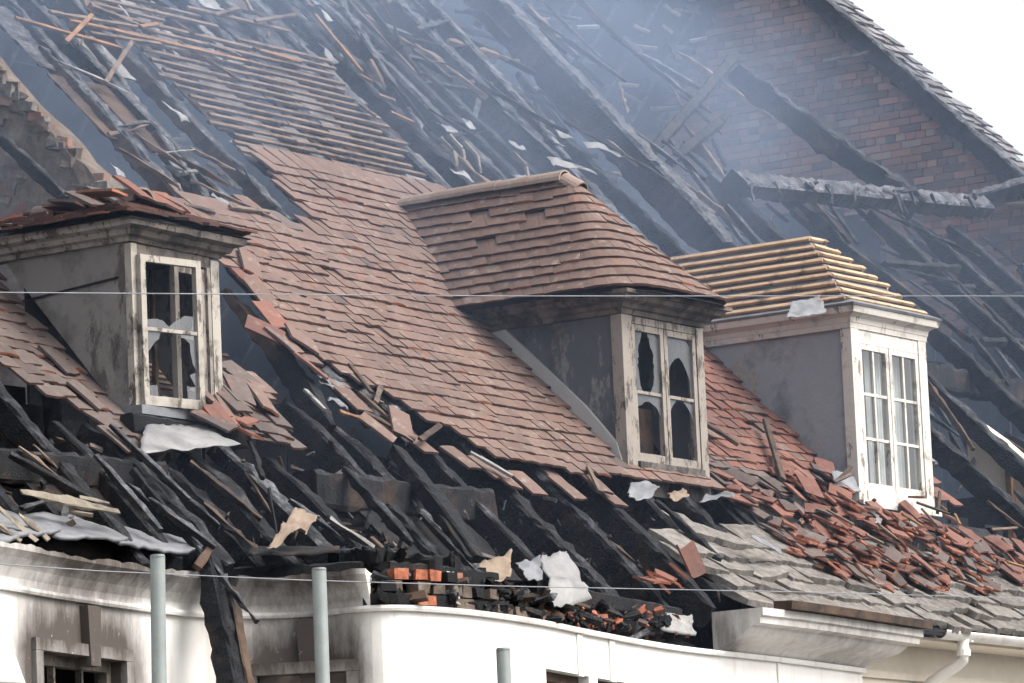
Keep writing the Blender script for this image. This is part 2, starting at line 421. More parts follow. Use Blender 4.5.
CRK = [(-1.45, .62, .42), (-.75, 1.45, .3), (-2.2, 1.05, .35), (-1.9, .3, .25), (-.35, .55, .3), (-1.0, .05, .22), (-.2, 1.75, .28), (-1.6, 1.5, .25)]
def crack(x, y):
    for cx, cy, l in CRK:
        u = y-cy
        if -l < u < l and abs(x-cx+u*.25+.05*nz((u*6, cx, 0))) < .1: return True
    return False
class TileSet:
    """lays tiles; keeps the ones that show largest as objects and joins the rest"""
    def __init__(s, parent, limit=290): s.p = parent; s.items = []; s.limit = limit
    def add(s, kind, M, q=None):
        vv = TV[kind]; q = rng.randrange(len(vv)) if q is None else q; s.items.append((kind, q, M))
    def flush(s, name='tile'):
        it = sorted(s.items, key=lambda e: (e[2].translation-CAM).length) if len(s.items) > s.limit else s.items
        for kind, q, M in it[:s.limit]: inst(TV[kind][q][0], name, M, s.p)
        groups = {}
        for e in it[s.limit:]: groups.setdefault(e[0], []).append(e)
        for kind, es in groups.items():
            mb = MB()
            for _, q, M in es:
                _, vs, fs, mi = TV[kind][q]; mb.cur = rng.random()+.001
                mi2 = [2 if (m and q == 0) else m for m in mi]
                mb.add([M @ v for v in vs], fs, mi2)
            o = mb.build(name+'_field', [kind, 'edge_dark', 'edge_orange'], s.p); o['kind'] = 'stuff'
def frame(o, x, y, z): return Matrix(((x.x, y.x, z.x, o.x), (x.y, y.y, z.y, o.y), (x.z, y.z, z.z, o.z), (0, 0, 0, 1)))
def tile_M(pt, rot=0, tilt=.095, roll=0, ax=XA, ups=UPS):
    nn = ax.cross(ups)
    return frame(pt, ax, ups, nn) @ Matrix.Rotation(rot, 4, 'Z') @ Matrix.Rotation(-tilt, 4, 'X') @ Matrix.Rotation(roll, 4, 'Y')
def rand_rot(M, a):
    return M @ Matrix.Rotation(rng.uniform(-a, a), 4, 'Z') @ Matrix.Rotation(rng.uniform(-a, a), 4, 'X') @ Matrix.Rotation(rng.uniform(-a, a), 4, 'Y')
def lay(ts, cond, x0, x1, y0, y1, kind, miss=.015, slip=.05, jit=.012, off=.03, wav=.012):
    k = 0; yy = y0
    while yy < y1:
        x = x0+(k % 2)*TW/2+rng.uniform(-.012, .012)
        while x < x1:
            c = cond(x, yy)
            if c and rng.random() > miss:
                kd = kind(x, yy) if callable(kind) else kind
                sl = -rng.uniform(.01, .06) if rng.random() < slip else 0
                if crack(x, yy) and rng.random() < .6: sl -= rng.uniform(.01, .045)
                o = off+.006+wav*nz((x, yy*1.4, 3.), 1.7)+(.004 if k % 2 else 0)
                p = mp(x, yy+sl*S2, o)
                ts.add(kd, tile_M(p, rng.gauss(0, jit), .125+rng.gauss(0, .008), rng.gauss(0, jit*.5)))
            x += TW+.001
        yy += GA*S2; k += 1

# ================================================================== SETTING
mb = MB(); mb.add([(-400, -400, -.12), (600, -400, -.12), (600, 600, -.12), (-400, 600, -.12)], [(0, 1, 2, 3)])
tag(mb.build('road', 'asphalt'), None, None, None, 'structure')
mb = MB(); mb.aabb(-60, 80, -4.2, 12, -.115, .0); tag(mb.build('pavement', 'paving'), None, None, None, 'structure')
mb = MB()
for i in range(150): mb.aabb(-60+i*.92, -60+i*.92+.91, -4.36, -4.205, -.118, .012)
tag(mb.build('kerb', 'paving'), None, None, None, 'structure')

# ================================================================== FRONT WALL (bow fronts)
ZC = 4.55
pix = [(0, 587), (40, 594), (77, 600), (134, 608), (180, 613.5), (215, 616), (239, 616.5), (299, 615.5), (330, 613), (360, 609.5), (393, 608), (446, 611), (492, 616), (541, 623.5), (587, 633), (640, 643), (690, 650.5), (777, 660), (862, 671)]
plan = [Vector((-12.5, -2.3)), Vector((-11, -2.05)), Vector((-9.4, -1.5))]+[Zp(x, y, ZC).xy for x, y in pix]
def cr(p0, p1, p2, p3, t): return .5*((2*p1)+(p2-p0)*t+(2*p0-5*p1+4*p2-p3)*t*t+(3*p1-p0-3*p2+p3)*t**3)
PL = []
for i in range(len(plan)-1):
    q = [plan[max(i-1, 0)], plan[i], plan[i+1], plan[min(i+2, len(plan)-1)]]
    n = max(2, int((plan[i+1]-plan[i]).length/.05))
    PL += [cr(*q, j/n) for j in range(n)]
PL.append(plan[-1])
for _ in range(3): PL = [PL[0]]+[(PL[i-1]+PL[i]*2+PL[i+1])/4 for i in range(1, len(PL)-1)]+[PL[-1]]
PXS = [proj((p.x, p.y, 4.4))[0] for p in PL]
def outn(i):
    d = (PL[min(i+1, len(PL)-1)]-PL[max(i-1, 0)]).normalized(); return Vector((d.y, -d.x))
def i_at(px): return min(range(len(PL)), key=lambda i: abs(PXS[i]-px))
house = thing('terrace_house', (-4, -1, 0), 'white rendered house front with bowed bays and soot stains above its windows', 'house')
wins = [(38, 122, 4.235, 2.7), (259, 346, 4.2, 2.7), (546, 588, 4.28, 2.9), (597, 632, 4.28, 2.9)]
winsI = [(i_at(a), i_at(b), zt, zb) for a, b, zt, zb in wins]
zs = [0, 1.2, 2.4, 2.7, 2.9, 3.3, 3.6, 3.8]+[3.8+.0375*i for i in range(1, 21)]
zs = sorted(set([round(z, 4) for z in zs if all(abs(z-q) > .012 for q in (4.235, 4.2, 4.28))]+[4.235, 4.2, 4.28]))
def soot_at(px, z, p):
    s = 0
    for (a, b, zt, zb), g in zip(wins, (1.6, 1.5, 0, 0)):
        c = (a+b)/2; hw = (b-a)/2
        dx = max(0, abs(px-c)-hw*1.0)/26
        if z > zt-.3: s = max(s, g*math.exp(-dx*dx*1.3)*(1-.75*max(0, z-zt)/.4)*(.75+.25*math.exp(-((px-c)/hw)**2)))
    if px < 365: s = max(s, (.3+.7*math.exp(-((px-95)/55)**2)+.7*math.exp(-((px-300)/50)**2))*.95*math.exp(-((4.76-z)/.12)**2))
    if 380 < px < 640: s = max(s, .5*math.exp(-((4.6-z)/.05)**2))
    return s
def soot_attr(o, fn):
    me = o.data; a = me.attributes.new('soot', 'FLOAT', 'POINT'); c = WM[o.name].translation
    a.data.foreach_set('value', [fn(v.co+c) for v in me.vertices])
mb = MB(); nzc = len(zs); vs = [Vector((p.x, p.y, z)) for p in PL for z in zs]; fs = []
for i in range(len(PL)-1):
    for j in range(nzc-1):
        zm = (zs[j]+zs[j+1])/2
        if any(a <= i < b and zb < zm < zt for a, b, zt, zb in winsI): continue
        fs.append((i*nzc+j, (i+1)*nzc+j, (i+1)*nzc+j+1, i*nzc+j+1))
mb.add(vs, fs)
for a, b, zt, zb in winsI:       # reveals
    for i in range(a, b):
        for z in (zt, zb):
            p, q = PL[i], PL[i+1]; n1, n2 = outn(i)*-.14, outn(i+1)*-.14
            f = [Vector((p.x, p.y, z)), Vector((q.x, q.y, z)), Vector((q.x+n2.x, q.y+n2.y, z)), Vector((p.x+n1.x, p.y+n1.y, z))]
            mb.add(f, [(0, 1, 2, 3)] if z == zb else [(3, 2, 1, 0)])
    for i in (a, b):
        p = PL[i]; n1 = outn(i)*-.14
        mb.add([(p.x, p.y, zb), (p.x, p.y, zt), (p.x+n1.x, p.y+n1.y, zt), (p.x+n1.x, p.y+n1.y, zb)], [(0, 1, 2, 3) if i == a else (3, 2, 1, 0)])
# top of the wall, going in
for i in range(len(PL)-1):
    p, q = PL[i], PL[i+1]; n1, n2 = outn(i)*-.34, outn(i+1)*-.34
    mb.add([(p.x, p.y, zs[-1]), (q.x, q.y, zs[-1]), (q.x+n2.x, q.y+n2.y, zs[-1]+.0), (p.x+n1.x, p.y+n1.y, zs[-1])], [(0, 1, 2, 3)])
wall = mb.build('wall', 'render_white', house)
soot_attr(wall, lambda p: soot_at(proj(p)[0], p.z, p))
def wsweep(name, i0, i1, prof, mat, rag=0, step=1, zoff=0):
    path = [(Vector((PL[i].x, PL[i].y, zoff)), outn(i)) for i in range(i0, i1+1, step)]
    mb = MB(); n = len(prof); vs = []
    for p, o in path:
        rg = rag*(nz((p.x*4, p.y*4, 0))+.6*nz((p.x*13, p.y*13, 5)))
        for k, (a, z) in enumerate(prof):
            top = rag and k >= n-3
            vs.append(Vector((p.x+o.x*a, p.y+o.y*a, p.z+z+(rg if top else 0))))
    fs = [(i*n+j, (i+1)*n+j, (i+1)*n+(j+1) % n, i*n+(j+1) % n) for i in range(len(path)-1) for j in range(n)]
    fs += [tuple(range(n-1, -1, -1)), tuple((len(path)-1)*n+j for j in range(n))]
    mb.add(vs, fs); o = mb.build(name, mat, house)
    if mat == 'render_white': soot_attr(o, lambda p: min(.95, soot_at(proj(p)[0], p.z, p)+(.35 if proj(p)[0] < 365 and p.z > 4.6 else 0)*(1-.7*math.exp(-((proj(p)[0]-20)/50)**2))))
    return o
# moulding line and cove
ast = [(-.02, 4.535), (.028, 4.535), (.034, 4.55), (.028, 4.568), (-.02, 4.568)]
wsweep('string_moulding', i_at(-60), len(PL)-1, ast, 'render_white')
cove = [(-.03, 4.57), (.012, 4.57), (.02, 4.61), (.045, 4.66), (.085, 4.71), (.12, 4.745), (.12, 4.775), (.0, 4.765), (-.2, 4.76)]
wsweep('cove_cornice', i_at(-60), i_at(214), cove, 'render_white', .022)
wsweep('cove_cornice', i_at(230), i_at(372), cove, 'render_white', .022)
# keystones
for (a, b, zt, zb), kx in zip(winsI[:2], (88, 308)):
    i = i_at(kx); p = PL[i]; o = outn(i); d = Vector((-o.y, o.x)); mb = MB(); q = []
    for (u, z) in ((-.075, 4.52), (.075, 4.52), (.055, zt-.05), (-.055, zt-.05)): q.append(Vector((p.x+d.x*u+o.x*-.02, p.y+d.y*u-o.y*.02, z)))
    mb.prism(q, Vector((o.x*.075, o.y*.075, 0))); k = mb.build('keystone', 'render_white', house); soot_attr(k, lambda p: 1.1)
# windows of the front
for wi, (a, b, zt, zb) in enumerate(winsI):
    pa, pb = PL[a], PL[b]; d = (pb-pa).normalized(); o = Vector((d.y, -d.x)); Lw = (pb-pa).length
    def P(u, v, z): return Vector((pa.x+d.x*u+o.x*v, pa.y+d.y*u+o.y*v, z))
    D = Vector((d.x, d.y, 0)); O = Vector((o.x, o.y, 0)); ZV = Vector((0, 0, 1))
    fm = 'paint_sooty' if wi < 2 else 'wood_brown'
    if wi < 2:                    # raised surround
        mb = MB(); mb.box(P(Lw/2, .012, zt+.035), D*(Lw/2+.08), O*.022, ZV*.033)
        mb.box(P(-.04, .012, (zt+zb)/2), D*.04, O*.021, ZV*((zt-zb)/2)); mb.box(P(Lw+.04, .012, (zt+zb)/2), D*.04, O*.021, ZV*((zt-zb)/2))
        s = mb.build('window_surround', 'render_white', house); soot_attr(s, lambda p, z=zt: max(0, min(1.0, .6+(p.z-z+.05)*4)))
    mb = MB(); mb.box(P(Lw/2, -.1, zt-.03), D*(Lw/2), O*.03, ZV*.029); mb.box(P(Lw/2, -.1, zb+.03), D*(Lw/2), O*.03, ZV*.03)
    for u in (.025, Lw-.025): mb.box(P(u, -.1, (zt+zb)/2), D*.025, O*.028, ZV*((zt-zb)/2-.06))
    wf = mb.build('window', fm, house)
    for u in (Lw/3, 2*Lw/3):
        mb = MB(); mb.box(P(u, -.1, (zt+zb)/2), D*.011, O*.02, ZV*((zt-zb)/2-.06)); mb.build('glazing_bar', fm, wf)
    for k in range(1, 4):
        mb = MB(); mb.box(P(Lw/2, -.1, zb+(zt-zb)*k/4), D*(Lw/2-.05), O*.018, ZV*.011); mb.build('glazing_bar', fm, wf)
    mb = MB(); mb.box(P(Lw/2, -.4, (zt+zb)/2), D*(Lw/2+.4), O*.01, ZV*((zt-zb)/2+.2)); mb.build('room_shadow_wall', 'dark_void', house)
# panelled strips on the flat run, thin vertical joints
for px in (579, 612, 777):
    i = i_at(px); p = PL[i]; o = outn(i); d = Vector((-o.y, o.x)); mb = MB()
    mb.box((p.x, p.y, 4.40 if px != 777 else 4.3), Vector((d.x, d.y, 0))*(.045 if px != 777 else .012), Vector((o.x, o.y, 0))*.012, Vector((0, 0, .13 if px != 777 else .23)))
    k = mb.build('render_strip', 'render_white', house); soot_attr(k, lambda p: .04)
# surviving eaves cornice at the right end, returning at the corner
big = [(-.05, 4.572), (.02, 4.572), (.05, 4.60), (.09, 4.62), (.2, 4.665), (.235, 4.70), (.25, 4.72), (.31, 4.73), (.315, 4.77), (.335, 4.78), (.335, 4.83), (-.05, 4.83)]
i0 = i_at(722); path = [(Vector((PL[i].x, PL[i].y, 0)), outn(i)) for i in range(i0, len(PL)-1)]
pe = PL[-1]; oe = outn(len(PL)-1); c45 = (oe+Vector((oe.y*-1, oe.x))); path.append((Vector((pe.x, pe.y, 0)), Vector((oe.x-oe.y, oe.y+oe.x))))
path.append((Vector((pe.x-oe.x*.5, pe.y-oe.y*.5, 0)), Vector((-oe.y, oe.x))))
mb = MB(); mb.sweep(path, big); o = mb.build('eaves_cornice', 'render_white', house); soot_attr(o, lambda p: (.14 if p.z < 4.7 else .24)+.25*max(0, math.exp(-((proj(p)[0]-850)/60)**2))+.5*math.exp(-((proj(p)[0]-725)/18)**2))
mb = MB(); mb.sweep([(p, q) for p, q in path[6:-1]], [(.25, 4.835), (.385, 4.835), (.39, 4.89), (.25, 4.895)]); mb.build('eaves_gutter_board', 'wood_brown', house)
# side wall at corner
mb = MB(); mb.prism([Vector((pe.x-.02, pe.y+.02, 0)), Vector((pe.x-.02, pe.y+1.2, 0)), Vector((pe.x-.02, pe.y+1.2, 4.6)), Vector((pe.x-.02, pe.y+.02, 4.56))], Vector((.015, 0, 0))); o = mb.build('side_wall', 'render_white', house); soot_attr(o, lambda p: .05)

# exposed brick left where the cornice broke off
def wallpt(px, out, z):
    i = i_at(px); return Vector((PL[i].x+outn(i).x*out, PL[i].y+outn(i).y*out, z)), Vector((-outn(i).y, outn(i).x, 0)), Vector((outn(i).x, outn(i).y, 0))
for row in range(3):
    px = 384+row*5
    while px < (560, 506, 474)[row]:
        if rng.random() > (.05, .25, .4)[row]:
            p, d, o = wallpt(px, -.05-rng.uniform(0, .04), 4.607+row*.075)
            mb = MB(); mb.box(p, d*(.05 if row else .1), o*.05, Vector((0, 0, .031)), 0, .006); mb.build('brick', rng.choice(('brick_hot', 'rubble_wall', 'char', 'brick')), house)
        px += (10 if row else 19)+rng.uniform(0, 4)
ZV_ = Vector((0, 0, 1))
# charred joist ends and eaves boxes behind the wall head
for px, wd, ht, z in ((232, .16, .2, 4.86), (238, .14, .19, 4.84), (392, .12, .18, 4.92), (425, .13, .2, 4.9), (459, .2, .24, 4.86), (487, .1, .2, 4.88), (508, .13, .18, 4.86), (535, .12, .2, 4.85), (566, .1, .18, 4.82), (600, .12, .17, 4.8), (628, .1, .2, 4.8), (655, .12, .18, 4.82)):
    p, d, o = wallpt(px, -.14, z)
    beam('joist_end', p-o*.55+ZV_*rng.uniform(-.03, .03), p+o*rng.uniform(-.12, .04)+ZV_*rng.uniform(-.05, .02), wd*rng.uniform(.7, 1), ht*rng.uniform(.6, .95), ('char', 'char_some_ash'), house, up=(0, 0, 1), rough=.04, seg=.035, t1=rng.uniform(.5, .9))
for a, b in ((236, 345), (400, 520), (560, 700), (40, 200)):
    pa, _, oa = wallpt(a, -.2, 4.80 if a != 40 else 4.86); pb, _, ob = wallpt(b, -.2, 4.80 if a != 40 else 4.86)
    beam('wall_plate', pa, pb, .16, .1, ('char', 'char_some_ash'), house, up=(0, 0, 1), rough=.015)

# ================================================================== RIGHT-HAND HOUSE
rh = thing('neighbour_house', (5, -.7, 0), 'cream rendered house with white gutter next to the bowed house', 'house')
YR = -.74
mb = MB(); mb.aabb(pe.x+.002, 14, YR, YR+.25, 0, 4.84); mb.build('wall', 'render_right', rh)
mb = MB(); mb.aabb(pe.x+.01, 14, YR-.03, YR-.002, 4.55, 4.6); mb.build('string_moulding', 'render_right', rh)
mb = MB(); mb.aabb(pe.x+.42, 14, -1.06, YR-.002, 4.80, 4.825); mb.build('soffit', 'render_right', rh)
mb = MB(); x0, x1 = Yp(940, 632, -1.12).x, 9.0; k = 14; vs = []; zg = 4.872
for x in (x0, x1):
    for rr in (.062, .055):
        for j in range(k+1):
            a = math.pi+math.pi*j/k; vs.append((x, -1.12+rr*math.cos(a), zg+rr*math.sin(a)))
K = k+1; fs = []
for j in range(k): fs += [(j, 2*K+j, 2*K+j+1, j+1), (K+j, K+j+1, 3*K+j+1, 3*K+j), (j, j+1, K+j+1, K+j)]
fs += [(0, K, 3*K, 2*K), (k, 2*K+k, 3*K+k, K+k)]; mb.add(vs, fs)
gut = mb.build('gutter', 'gutter_white', rh, True)
pd = Yp(963, 640, -1.12); xd = pd.x
mb = MB(); pts = [(xd, -1.12, 4.83), (xd, -1.12, 4.72), (xd, -1.11, 4.68), (xd, -1.07, 4.65), (xd-.02, -.95, 4.585), (xd-.03, -.85, 4.53), (xd-.03, -.81, 4.5), (xd-.03, -.8, 4.44), (xd-.03, -.8, 0)]
tube_mb(mb, pts, .042, 12); dp = mb.build('downpipe', 'gutter_white', rh, True)
mb = MB(); tube_mb(mb, [(xd, -1.12, 4.75), (xd, -1.12, 4.705)], .05, 12); mb.build('pipe_collar', 'gutter_white', dp)
for x in (x0+.35, x0+1.3, x0+2.3):
    mb = MB(); mb.aabb(x-.012, x+.012, -1.185, -1.05, 4.80, 4.812); mb.build('gutter_bracket', 'gutter_white', rh)

# ================================================================== INTERIOR (charred attic)
attic = thing('burnt_attic', (2, 2, 4.5), 'blackened attic floor and board partition behind the open rafters', 'attic')
mb = MB(); mb.aabb(-12, 13, -.55, 9, 4.42, 4.5); mb.build('floor', 'char', attic)
mb = MB(); V = []
for i in range(0, len(PL), 2):
    q = PL[i]+outn(i)*-.2; V += [Vector((q.x, q.y, 4.505)), Vector((q.x, -.5, 4.505))]
mb.add(V, [(2*i, 2*i+1, 2*i+3, 2*i+2) for i in range(len(V)//2-1)]); mb.build('floor', 'char', attic)
x = -11.8
while x < 12.6:
    if not (-4.5 < x < -4.3):
        mb = MB(); hh = rng.uniform(5.9, 6.15); mb.box((x+.14, .62+rng.uniform(-.02, .02), (4.5+hh)/2), Vector((.14, 0, 0)), Vector((0, .012, 0)), Vector((0, 0, (hh-4.5)/2)), 0, .008)
        mb.build('partition_board', 'char', attic)
    x += .29
for i in range(26):
    x = -11+i*.9; beam('stud', (x, .5, 4.5), (x+rng.uniform(-.03, .03), .5, rng.uniform(5.6, 6.1)), .09, .09, ('char', 'char'), attic, up=(0, -1, 0))
for i in range(40):
    x = -11.5+i*.6
    beam('floor_joist', (x, -.5, 4.55), (x, .55, 4.55), .07, .12, ('char', 'char'), attic, up=(0, 0, 1), seg=.3)

# ================================================================== MAIN ROOF TIMBERS
roof = thing('burnt_roof', (-1, -.9, 4.9), 'long burnt-out tiled roof with bare charred rafters above the white house front', 'roof')
ROFF = -.032
def rafter(x, y0, y1, w=.07, h=.13, mats=('char', 'char_some_ash'), dx=0., off=0., **k):
    k.setdefault('rough', .013)
    return beam('rafter', mp(x, y0, ROFF-h/2+off), mp(x+dx, y1, ROFF-h/2+off), w, h, mats, roof, **k)
x = -9.3
while x < 1.35:
    j = rng.uniform(-.03, .03)
    if x < -2.85:
        in_d1 = -5.75 < x < -4.25
        if rng.random() < .1: x += .42; continue
        y1 = rng.uniform(-.28, -.1) if in_d1 else (rng.uniform(.0, .35) if x > -4.3 else rng.uniform(.5, .9) if x < -6.4 else rng.uniform(-.2, .0))
        rafter(x+j, -1.12+rng.uniform(-.05, .05), y1, rng.uniform(.085, .14), rng.uniform(.15, .25), ('char', 'char_ash' if rng.random() < .2 else 'char_some_ash'), t1=.5, t0=.85, dx=rng.uniform(-.13, .13), off=rng.uniform(-.09, .03), rough=.022)
    elif x < -2.2:
        rafter(x+j, -1.1, 1.6, .08, .16, ('char', 'char_some_ash'), t1=.5)
    elif x < 1.2:
        up_ = x < -.9
        rafter(x+j, (-1.05 if x < -.35 else -.62)+rng.uniform(-.08, .02), 2.0, rng.uniform(.1, .15), rng.uniform(.18, .26), ('char', 'char_some_ash'), t0=.8, rough=.025)
        if not (x < -2.2): rafter(x+j, 1.62 if x < -1.0 else 2.02, 6.5, .09, .12, ('wood_brown' if rng.random() < .55 else 'char', 'char_ash'), t1=.8, rough=.02)
    x += .42 if x < -3.2 else .6
for px0, py0, px1, py1, wd, hh, mt in (  # individual timbers read on the roof plane
        (-30, -40, 130, 150, .06, .12, ('char', 'char_ash')), (40, 50, 192, 222, .05, .12, ('wood_brown', 'char_ash')),
        (8, 6, 185, 212, .07, .12, ('char', 'char_ash')), (70, 20, 222, 228, .06, .12, ('wood_brown', 'char_ash')),
        (225, 292, 287, 366, .1, .1, ('wood_brown', 'wood_brown')), (0, 138, 66, 200, .07, .1, ('char', 'char_some_ash')),
        (300, 330, 345, 395, .12, .16, ('char', 'char')), (320, 350, 372, 424, .08, .12, ('char', 'char_ash')), (262, 330, 330, 430, .09, .16, ('char', 'char'))):
    beam('rafter', Mp(px0, py0, -.1), Mp(px1, py1, -.1), wd, hh, mt, roof, rough=.02, t0=.6, t1=.6)
for k, x in enumerate((1.72, 2.02, 2.45, 2.75, 3.15, 3.5, 4.25)):
    rafter(x, 2.05 if x > 2 else 2.3, 6.55, rng.uniform(.09, .13), rng.uniform(.18, .26), ('char', 'char_some_ash' if k % 3 else 'char_ash'), dx=rng.uniform(-.08, .08), rough=.025, off=rng.uniform(-.04, .06), t0=.6)
for px0, py0, px1, py1, wd, hh in ((478, -8, 722, 252, .2, .3), (416, -8, 566, 165, .1, .16), (330, -5, 425, 145, .08, .14)):
    beam('rafter', Mp(px0, py0, -.05), Mp(px1, py1, -.05), wd, hh, ('char', 'char_ash'), roof, rough=.035, t1=.7)
x = 4.75
while x < 12.8:
    rafter(x, -.95 if x > 4.9 else .6, (4.2 if x < 5.6 else 3.35)+rng.uniform(-.3, .3), rng.uniform(.08, .12), rng.uniform(.13, .18), ('char', 'char_some_ash'), dx=rng.uniform(-.15, .15), rough=.022, t1=.5)
    x += rng.choice((.75, 1.0, 1.3))
# heavy members on the right
beam('hip_beam', Mp(733, 72, .1), Mp(918, 208, .0), .15, .24, ('char', 'char_some_ash'), roof, rough=.03, t0=.7)
beam('prop', Mp(738, 52, .12), Mp(652, 152, -.1), .09, .13, ('char', 'char'), roof, rough=.02, t0=.5)
beam('prop', Mp(728, 115, .0), Mp(668, 165, -.15), .08, .1, ('char', 'char'), roof, rough=.02, t0=.5)
pur = beam('purlin', Mp(735, 184, .05), Mp(985, 208, .0), .2, .16, ('char', 'char_ash'), roof, rough=.03)
for i in range(22):
    px = rng.uniform(742, 975); py = 181+(px-740)*.085
    a = Mp(px, py-3, .14); beam('rafter_stub', a, a+Vector((rng.uniform(-.2, .15), -rng.uniform(.0, .12), rng.uniform(-.22, .02))), rng.uniform(.02, .05), .03, ('wood_pale' if i % 4 == 0 else 'char', 'char_ash'), roof, rough=.012, seg=.04, t1=.5)
beam('purlin', (-7.6, -.42, Z0-.62), (-5.72, -.36, Z0-.56), .17, .2, ('char', 'char_some_ash'), roof, up=(0, 0, 1), rough=.02)
beam('purlin', (-4.15, -.3, Z0-.5), (-2.2, -.3, Z0-.48), .2, .24, ('char', 'char_some_ash'), roof, up=(0, 0, 1), rough=.025)
beam('purlin', (-2.3, 1.9, Z0+1.6), (1.9, 1.9, Z0+1.6), .16, .2, ('char', 'char'), roof, up=(0, 0, 1), rough=.02)
beam('purlin', (-2.6, 4.2, Z0+3.8), (4.6, 4.2, Z0+3.85), .18, .22, ('char', 'char_some_ash'), roof, up=(0, 0, 1), rough=.03)
beam('purlin', (4.4, 1.9, Z0+1.55), (12.9, 1.95, Z0+1.6), .18, .22, ('char', 'char_some_ash'), roof, up=(0, 0, 1), rough=.03)
beam('ridge_beam', (-3.4, 6.6, Z0+6.4), (4.0, 6.6, Z0+6.4), .08, .24, ('char', 'char'), roof, up=(0, 0, 1), rough=.03)
# wide charred boards between the lower left rafters
for xa, ya, yb, wd in ((-7.45, -.95, -.3, .3), (-6.9, -1.0, -.35, .28), (-6.45, -1.0, -.42, .36), (-3.55, -1.0, -.35, .3), (-3.1, -.95, -.35, .34), (-2.65, -.9, -.3, .3)):
    beam('roof_board', mp(xa, ya, -.17), mp(xa, yb, -.17), wd, .025, ('char', 'char'), roof, rough=.012)
for px0, py0, px1, py1, wd, mt in ((10, 455, 92, 500, .07, 'char_some_ash'), (95, 455, 160, 530, .06, 'char_ash'), (190, 462, 262, 520, .05, 'wood_brown'), (205, 505, 262, 555, .05, 'wood_brown'), (250, 440, 262, 478, .05, 'char'), (345, 470, 412, 545, .09, 'char_some_ash'), (395, 450, 478, 560, .14, 'char'), (330, 520, 372, 548, .06, 'plank_grey'), (150, 500, 215, 548, .06, 'char_ash'), (290, 500, 345, 540, .05, 'char_ash'), (430, 500, 470, 560, .06, 'char'), (655, 500, 720, 560, .07, 'char_some_ash'), (110, 425, 190, 500, .05, 'char_ash')):
    beam('fallen_rafter', Mp(px0, py0, .02), Mp(px1, py1, .03), wd, wd*.8, ('char', mt), roof, rough=.02, t0=.6, t1=.6)
# trimmer at dormers
beam('trimmer', (-5.6, -.07, 5.80), (-4.45, -.07, 5.80), .1, .12, ('char', 'char_some_ash'), roof, up=(0, 0, 1))
def inpoly(px, py, P):
    c = False
    for i in range(len(P)):
        (x1, y1), (x2, y2) = P[i], P[i-1]
        if (y1 > py) != (y2 > py) and px < (x2-x1)*(py-y1)/(y2-y1)+x1: c = not c
    return c
def tangle(poly, n, lmin, lmax, offs, mats, wmin=.025, wmax=.07, skew=.5):
    bx = [p[0] for p in poly]; by = [p[1] for p in poly]; k = 0
    while k < n:
        px, py = rng.uniform(min(bx), max(bx)), rng.uniform(min(by), max(by))
        if not inpoly(px, py, poly): continue
        a = Mp(px, py, rng.uniform(*offs)); L = rng.uniform(lmin, lmax)
        d = (UPS*rng.choice((-1, 1))+XA*rng.gauss(0, skew)+N*rng.gauss(0, .12)).normalized() if rng.random() < .7 else (XA*rng.choice((-1, 1))+UPS*rng.gauss(0, .3)+N*rng.gauss(0, .1)).normalized()
        w_ = rng.uniform(wmin, wmax); m_ = rng.choice(mats)
        beam('fallen_timber', a, a+d*L, w_, w_*rng.uniform(.6, 1.3), (m_ if m_ != 'char_ash' else 'char', m_), roof, rough=.02, t0=rng.uniform(.3, 1), t1=rng.uniform(.3, 1), seg=.08); k += 1
tangle([(420, 0), (640, 0), (745, 150), (740, 240), (690, 240), (560, 165), (480, 150)], 75, .25, 1.5, (-.5, .06), ('char', 'char', 'char_ash', 'char_some_ash', 'char_ash', 'batten_old'))
tangle([(300, 0), (430, 0), (540, 150), (430, 150)], 36, .2, 1.2, (-.15, .06), ('char', 'char_ash', 'char_some_ash', 'batten_old'))
tangle([(740, 195), (1020, 210), (1020, 560), (950, 480), (945, 320), (880, 270), (780, 235)], 60, .25, 1.6, (-.6, .05), ('char', 'char', 'char_ash', 'char_some_ash', 'wood_brown'))
tangle([(20, 440), (140, 430), (330, 440), (420, 540), (210, 545), (60, 500)], 9, .3, .9, (-.1, .0), ('char', 'char', 'char_ash', 'wood_brown'), .02, .06)
tangle([(380, 470), (500, 470), (650, 500), (720, 560), (640, 585), (450, 560)], 10, .2, .8, (-.3, .0), ('char', 'char', 'char_ash', 'wood_brown'), .02, .07)
tangle([(0, 0), (240, 0), (330, 40), (120, 60), (260, 220), (190, 220), (60, 60)], 30, .15, .7, (-.06, .03), ('char_ash', 'batten_old', 'wood_brown', 'plank_grey'), .02, .045)
# sarking boards between the upper rafters
for bay in range(12):
    x = -2.2+.42*bay-.32
    y = 1.7 if x < -1 else 2.35
    while y < 5.6:
        ln = rng.uniform(.18, .6)
        if rng.random() < (.8 if x > -1.1 and y < 4 else .5):
            mt = rng.choice(('plank_grey', 'plank_grey', 'wood_brown', 'char_ash')) if x > -1.1 else rng.choice(('wood_brown', 'char', 'char_ash', 'plank_grey'))
            beam('sarking_board', mp(x+.2, y, -.105), mp(x+.2, y+ln, -.105), .34, .016, (mt, mt), roof, rough=.02, seg=.06)
        y += ln+rng.uniform(.0, .12)
